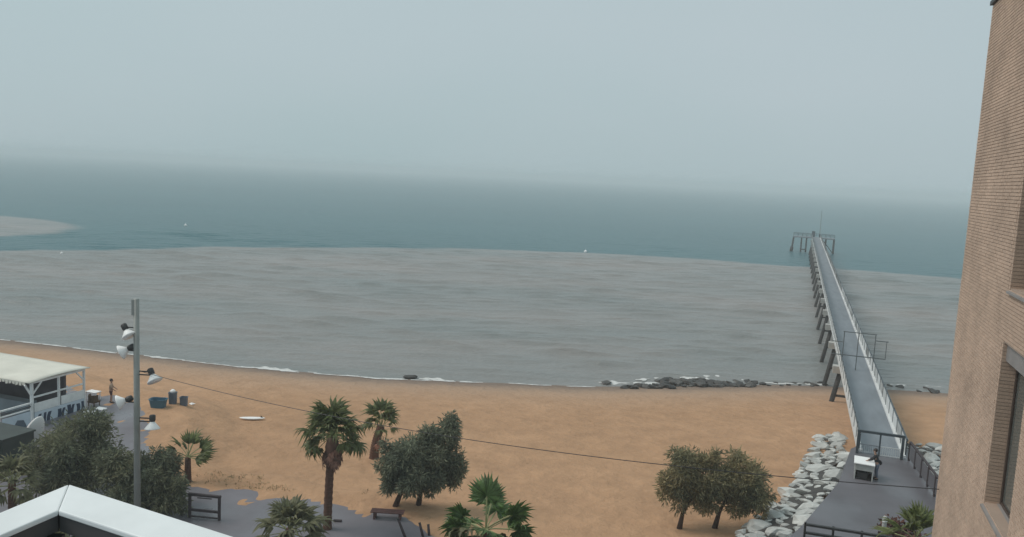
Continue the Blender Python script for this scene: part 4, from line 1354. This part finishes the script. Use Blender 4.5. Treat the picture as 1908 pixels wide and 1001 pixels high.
MB().add([(.6, -.01, .12), (.8, -.01, .12), (.62, -.01, .3), (.6, .01, .12), (.8, .01, .12), (.62, .01, .3)], [(0, 1, 2), (5, 4, 3), (0, 3, 4, 1), (1, 4, 5, 2), (2, 5, 3, 0)]).build('fin', M['dark_metal'], pb)

# tables and chair by the bar
def table(label, px, py, w, d, h, grp=None):
    p = on_z(px, py, gz(-30, 58) + h)
    z = gz(p.x, p.y)
    root = thing('beach_table', label, 'table', (p.x, p.y, z), -PA, grp)
    bevel(MB().box((-w/2, -d/2, h - .05), (w/2, d/2, h)).build('tabletop', M['white_shade'], root), .015)
    for sx in (-1, 1):
        for sy_ in (-1, 1):
            MB().bar((sx * (w/2 - .08), sy_ * (d/2 - .08), -.05), (sx * (w/2 - .08), sy_ * (d/2 - .08), h - .052), .05).build('leg', M['white_shade'], root)
table('white table beside the back corner of the beach bar', 174, 726, .95, .6, .75)
table('white table nearest to the lamp post of those outside the bar', 187, 757, .75, .5, .6)
table('white table half hidden by the tamarisk top below the bar banner', 166, 763, .6, .5, .6)
p = on_z(175, 760, gz(-30, 57))
ch = thing('wicker_chair', 'brown wicker tub chair between the white tables', 'chair', (p.x, p.y, gz(p.x, p.y)), R(160))
MB().box((-.3, -.3, .3), (.3, .28, .42)).build('seat', M['wicker'], ch)
bk = MB()
for i in range(9):
    a = R(200 * (i / 8) - 10)
    a2 = R(200 * ((i + 1) / 8) - 10) if i < 8 else None
    if a2 is not None:
        bk.bar((math.cos(a) * .34, math.sin(a) * .34, .62), (math.cos(a2) * .34, math.sin(a2) * .34, .62), .05, .5)
bk.build('backrest', M['wicker'], ch)
for sx in (-.25, .25):
    for sy_ in (-.25, .22):
        MB().bar((sx, sy_, 0), (sx, sy_, .3), .05).build('leg', M['wicker'], ch)

# ------------------------------------------------------------------ barrier, bench and stakes on the promenade
p = on_z(381, 967, PROM_Z)
br_ = thing('wooden_barrier', 'low dark wooden frame barrier standing on the paving beside the tamarisk', 'barrier', (p.x, p.y, PROM_Z), R(-6))
Wb, Hb = 1.55, 1.15
for x in (-Wb/2, Wb/2):
    bevel(MB().box((x - .06, -.06, 0), (x + .06, .06, Hb)).build('post', M['dark_wood'], br_), .012)
bevel(MB().box((-Wb/2 - .08, -.07, Hb + .002), (Wb/2 + .08, .07, Hb + .14)).build('top_rail', M['dark_wood'], br_), .02)
MB().box((-Wb/2 + .062, -.04, .36), (Wb/2 - .062, .04, .48)).build('middle_rail', M['dark_wood'], br_)
MB().box((-Wb/2 + .062, -.04, .06), (Wb/2 - .062, .04, .12)).build('bottom_rail', M['dark_wood'], br_)
MB().box((-Wb/2 + .4, -.02, Hb - .1), (Wb/2 - .4, .02, Hb - .06)).build('thin_rail', M['dark_wood'], br_)
p = on_z(722, 966, PROM_Z)
be = thing('low_bench', 'low dark red slatted bench on the paving below the leaning tamarisk', 'bench', (p.x, p.y, PROM_Z), R(-2))
for i in range(3):
    MB().box((-.85, -.26 + i * .18, .36), (.85, -.12 + i * .18, .41)).build('slat', M['red_wood'], be)
for x in (-.65, .65):
    MB().box((x - .05, -.24, 0), (x + .05, .22, .36)).build('leg', M['red_wood'], be)
for i, (px, py, px2, py2, lab) in enumerate(((757, 1003, 742, 968, 'dark leaning stake on the paving, tallest of three at the bottom edge'),
                                             (789, 1000, 782, 975, 'short dark stake on the paving between the tall stake and the bright palm'),
                                             (800, 998, 798, 978, 'dark stake on the paving closest to the bright green palm'))):
    a = on_z(px, py, PROM_Z); b = at_depth(px2, py2, a.y + .1)
    st = thing('stake', lab, 'stake', a)
    MB().tube([(0, 0, -.1), b - a], [.07, .06], 8).build('stake_pole', M['dark_wood'], st, True)
    MB().tube([(b - a) * 1.0, (b - a) * 1.04], .068, 8).build('stake_cap', M['dark_metal'], st)
p = on_z(629, 972, PROM_Z)
kn = thing('kerb_block', 'small dark block lying on the paving right of the tall palm trunk', 'block', (p.x, p.y, PROM_Z))
bevel(MB().box((-.22, -.06, 0), (.22, .06, .1)).build('block', M['dark_wood'], kn), .02)

# ------------------------------------------------------------------ buoys and far boat
def buoy(label, px, py, s, grp=None):
    p = on_z(px, py, 0)
    root = thing('buoy', label, 'buoy', (p.x, p.y, 0))
    MB().tube([(0, 0, -.3 * s), (0, 0, 0), (0, 0, .35 * s), (0, 0, .6 * s)], [.2 * s, .5 * s, .45 * s, .12 * s], 12).build('float', M['white_shade'], root, True)
    MB().tube([(0, 0, .6 * s), (0, 0, 1.0 * s)], .06 * s, 6).build('stem', M['white_shade'], root)
buoy('white buoy in the teal water at left', 346, 421, .95)
buoy('white buoy on the edge of the brown water near the middle', 1091, 470, 1.0)
buoy('faint white buoy in the brown water at far left', 115, 473, .6)

# ------------------------------------------------------------------ counter and people
p = on_z(1608, 890, PZ)
ct = thing('snack_counter', 'white topped counter with an open dark shelf on the plaza', 'counter', (p.x, p.y, PZ), -PA + R(-4))
bevel(MB().box((-.55, -.6, .93), (.55, .75, 1.0)).build('counter_top', M['white_shade'], ct), .015)
for x in (-.46, .46):
    MB().box((x - .03, -.5, 0), (x + .03, .65, .928)).build('side_panel', M['concrete'], ct)
MB().box((-.43, .6, .0), (.43, .64, .928)).build('back_panel', M['concrete'], ct)
MB().box((-.43, -.5, .56), (.43, .6, .927)).build('drawer', M['concrete'], ct)
MB().box((-.43, -.45, .06), (.43, .59, .1)).build('shelf', M['dark_metal'], ct)
bx = MB().box((-.35, -.4, .101), (.2, .3, .42)).build('crate', M['dark_metal'])
bx.location = ct.location; bx.rotation_euler = ct.rotation_euler
tag(bx, 'dark box pushed into the open shelf of the plaza counter', 'box')

def skin_body(name, joints, edges, m, parent, sub=2, root=0):
    me = bpy.data.meshes.new(name)
    me.from_pydata([j[:3] for j in joints], edges, [])
    bk_ = bmesh.new(); bk_.from_mesh(me); bk_.verts.layers.skin.verify(); bk_.to_mesh(me); bk_.free()
    o = place(name, me, m, parent)
    for i, j in enumerate(joints):
        sv = me.skin_vertices[0].data[i]
        r2 = j[3] if len(j) == 4 else None
        sv.radius = (j[3], j[3]) if r2 is not None and len(j) == 4 else (j[3], j[4])
        sv.use_root = (i == root)
    me.materials.clear()
    sk = o.modifiers.new('skin', 'SKIN'); sk.use_smooth_shade = True
    sb_ = o.modifiers.new('sub', 'SUBSURF'); sb_.levels = sub; sb_.render_levels = sub
    me.materials.append(m)
    return o

def ball(name, c, r, m, parent, seg=14):
    bm_ = bmesh.new(); bmesh.ops.create_uvsphere(bm_, u_segments=seg, v_segments=10, radius=1)
    for v_ in bm_.verts: v_.co = Vector((v_.co.x * r[0] + c[0], v_.co.y * r[1] + c[1], v_.co.z * r[2] + c[2]))
    me = bpy.data.meshes.new(name); bm_.to_mesh(me); bm_.free()
    me.polygons.foreach_set('use_smooth', [True] * len(me.polygons))
    return place(name, me, m, parent)

def person(label, loc, rz, hands, top_m, leg_m, lean=0.0, bag=False, shorts=False):
    # local +Y is where the person faces; hands = (left hand, right hand) positions
    root = thing('person', label, 'person', loc, rz)
    ly = lambda z: lean * max(0, z - .9) * .9
    neck = Vector((0, ly(1.45), 1.45)); 
    sh = [Vector((sx * .19, ly(1.38), 1.38)) for sx in (-1, 1)]
    J, E = [], []
    def add(p, r): J.append((*p, r)); return len(J) - 1
    pel = add((0, 0, .93), .13)
    wa = add((0, ly(1.1), 1.1), .12); chst = add((0, ly(1.3), 1.3), .15)
    nk = add(neck, .055); hd0 = add(neck + Vector((0, .02, .1)), .075); hd1 = add(neck + Vector((0, .025, .2)), .095); hd2 = add(neck + Vector((0, .015, .27)), .07)
    E += [(pel, wa), (wa, chst), (chst, nk), (nk, hd0), (hd0, hd1), (hd1, hd2)]
    arms = []
    for s, shp, hp in zip((-1, 1), sh, hands):
        hp = Vector(hp)
        a = add(shp, .058)
        el = shp.lerp(hp, .5) + Vector((s * .05, -.06, -.05))
        b = add(el, .043); c = add(hp, .032)
        d = (hp - el).normalized()
        h2 = add(hp + d * .08, .036)
        E += [(chst, a), (a, b), (b, c), (c, h2)]
        side = d.cross(Vector((0, 0, 1)));  side = side.normalized() if side.length > .1 else Vector((1, 0, 0))
        for k in range(4):
            o_ = side * (.012 + .018 * (k - 2))
            f1 = add(hp + d * .13 + o_, .0095); f2 = add(hp + d * (.175 - .01 * abs(k - 1.5)) + o_ + Vector((0, 0, -.02)), .008)
            E += [(h2, f1), (f1, f2)]
        t1 = add(hp + d * .09 - side * .05 * s, .010); E.append((h2, t1))
        arms.append((shp, el, hp))
    legs = []
    for s in (-1, 1):
        hpv = Vector((s * .095, 0, .86)); kn_ = Vector((s * .11, .03 + .03 * s, .48)); an_ = Vector((s * .12, -.01 + .05 * s, .085)); toe = an_ + Vector((0, .16, -.05))
        i0 = add(hpv, .085); i1 = add(kn_, .058); i2 = add(an_, .042); i3 = add(toe, .035)
        E += [(pel, i0), (i0, i1), (i1, i2), (i2, i3)]
        legs.append((hpv, kn_, an_, toe))
    skin_body('body', J, E, M['skin'], root)
    # shirt
    SJ, SE = [], []
    def sa(p, r): SJ.append((*p, r)); return len(SJ) - 1
    q0 = sa((0, 0, .90), .155); q1 = sa((0, ly(1.1), 1.1), .145); q2 = sa((0, ly(1.3), 1.3), .172); q3 = sa((0, ly(1.42), 1.425), .085)
    SE += [(q0, q1), (q1, q2), (q2, q3)]
    for shp, el, hp in arms:
        a = sa(shp, .075); b = sa(shp.lerp(el, .95), .06); SE += [(q2, a), (a, b)]
        if not shorts:
            c = sa(el.lerp(hp, .85), .05); SE.append((b, c))
    skin_body('shirt', SJ, SE, top_m, root)
    TJ, TE = [], []
    def ta(p, r): TJ.append((*p, r)); return len(TJ) - 1
    w0 = ta((0, 0, .97), .15); w1 = ta((0, 0, .86), .15); TE.append((w0, w1))
    for hpv, kn_, an_, toe in legs:
        a = ta(hpv - Vector((0, 0, .06)), .105); TE.append((w1, a))
        b = ta(hpv.lerp(kn_, .8) if shorts else kn_, .075); TE.append((a, b))
        if not shorts:
            c = ta(kn_.lerp(an_, .93), .06); TE.append((b, c))
    skin_body('shorts' if shorts else 'trousers', TJ, TE, leg_m, root)
    for hpv, kn_, an_, toe in legs:
        mb = MB().tube([an_ + Vector((0, -.06, -.045)), an_ + Vector((0, .0, -.035)), an_ + Vector((0, .10, -.05)), toe + Vector((0, .05, 0))], [.04, .052, .045, .03], 10)
        mb.build('shoe', M['dark_metal'], root, True)
    hc = neck + Vector((0, .02, .2))
    ball('hair', hc + Vector((0, -.025, .035)), (.112, .115, .115), M['hair'], root)
    ball('nose', hc + Vector((0, .105, -.02)), (.014, .02, .02), M['skin'], root, 8)
    for s in (-1, 1):
        ball('eye', hc + Vector((s * .035, .09, .012)), (.012, .008, .008), M['hair'], root, 8)
        ball('ear', hc + Vector((s * .1, 0, -.01)), (.015, .025, .035), M['skin'], root, 8)
    MB().box((-.028, .093, -.004), (.028, .099, .004), Matrix.Translation(hc + Vector((0, 0, -.062)))).build('mouth', M['maroon_cloth'], root)
    if bag:
        ball('shoulder_bag', (.26, -.06, .92), (.09, .17, .16), M['black_cloth'], root)
        MB().tube([(-.12, ly(1.4) + .06, 1.43), (.05, .14, 1.25), (.24, 0, 1.05)], .014, 6).build('bag_strap', M['black_cloth'], root)
    return root

p = on_z(1632, 893, PZ)
person('person in a black top leaning over the white counter on the plaza', (p.x, p.y, PZ), R(62),
       ((-.15, .52, 1.04), (.22, .46, 1.02)), M['black_cloth'], M['blue_cloth'], .32, True)
p = on_z(207, 752, gz(-30, 58))
person('brown haired person in a beige top and maroon shorts outside the beach bar', (p.x, p.y, gz(p.x, p.y)), R(-70),
       ((-.2, .3, 1.0), (.27, .25, 1.0)), M['beige_cloth'], M['maroon_cloth'], .05, False, True)
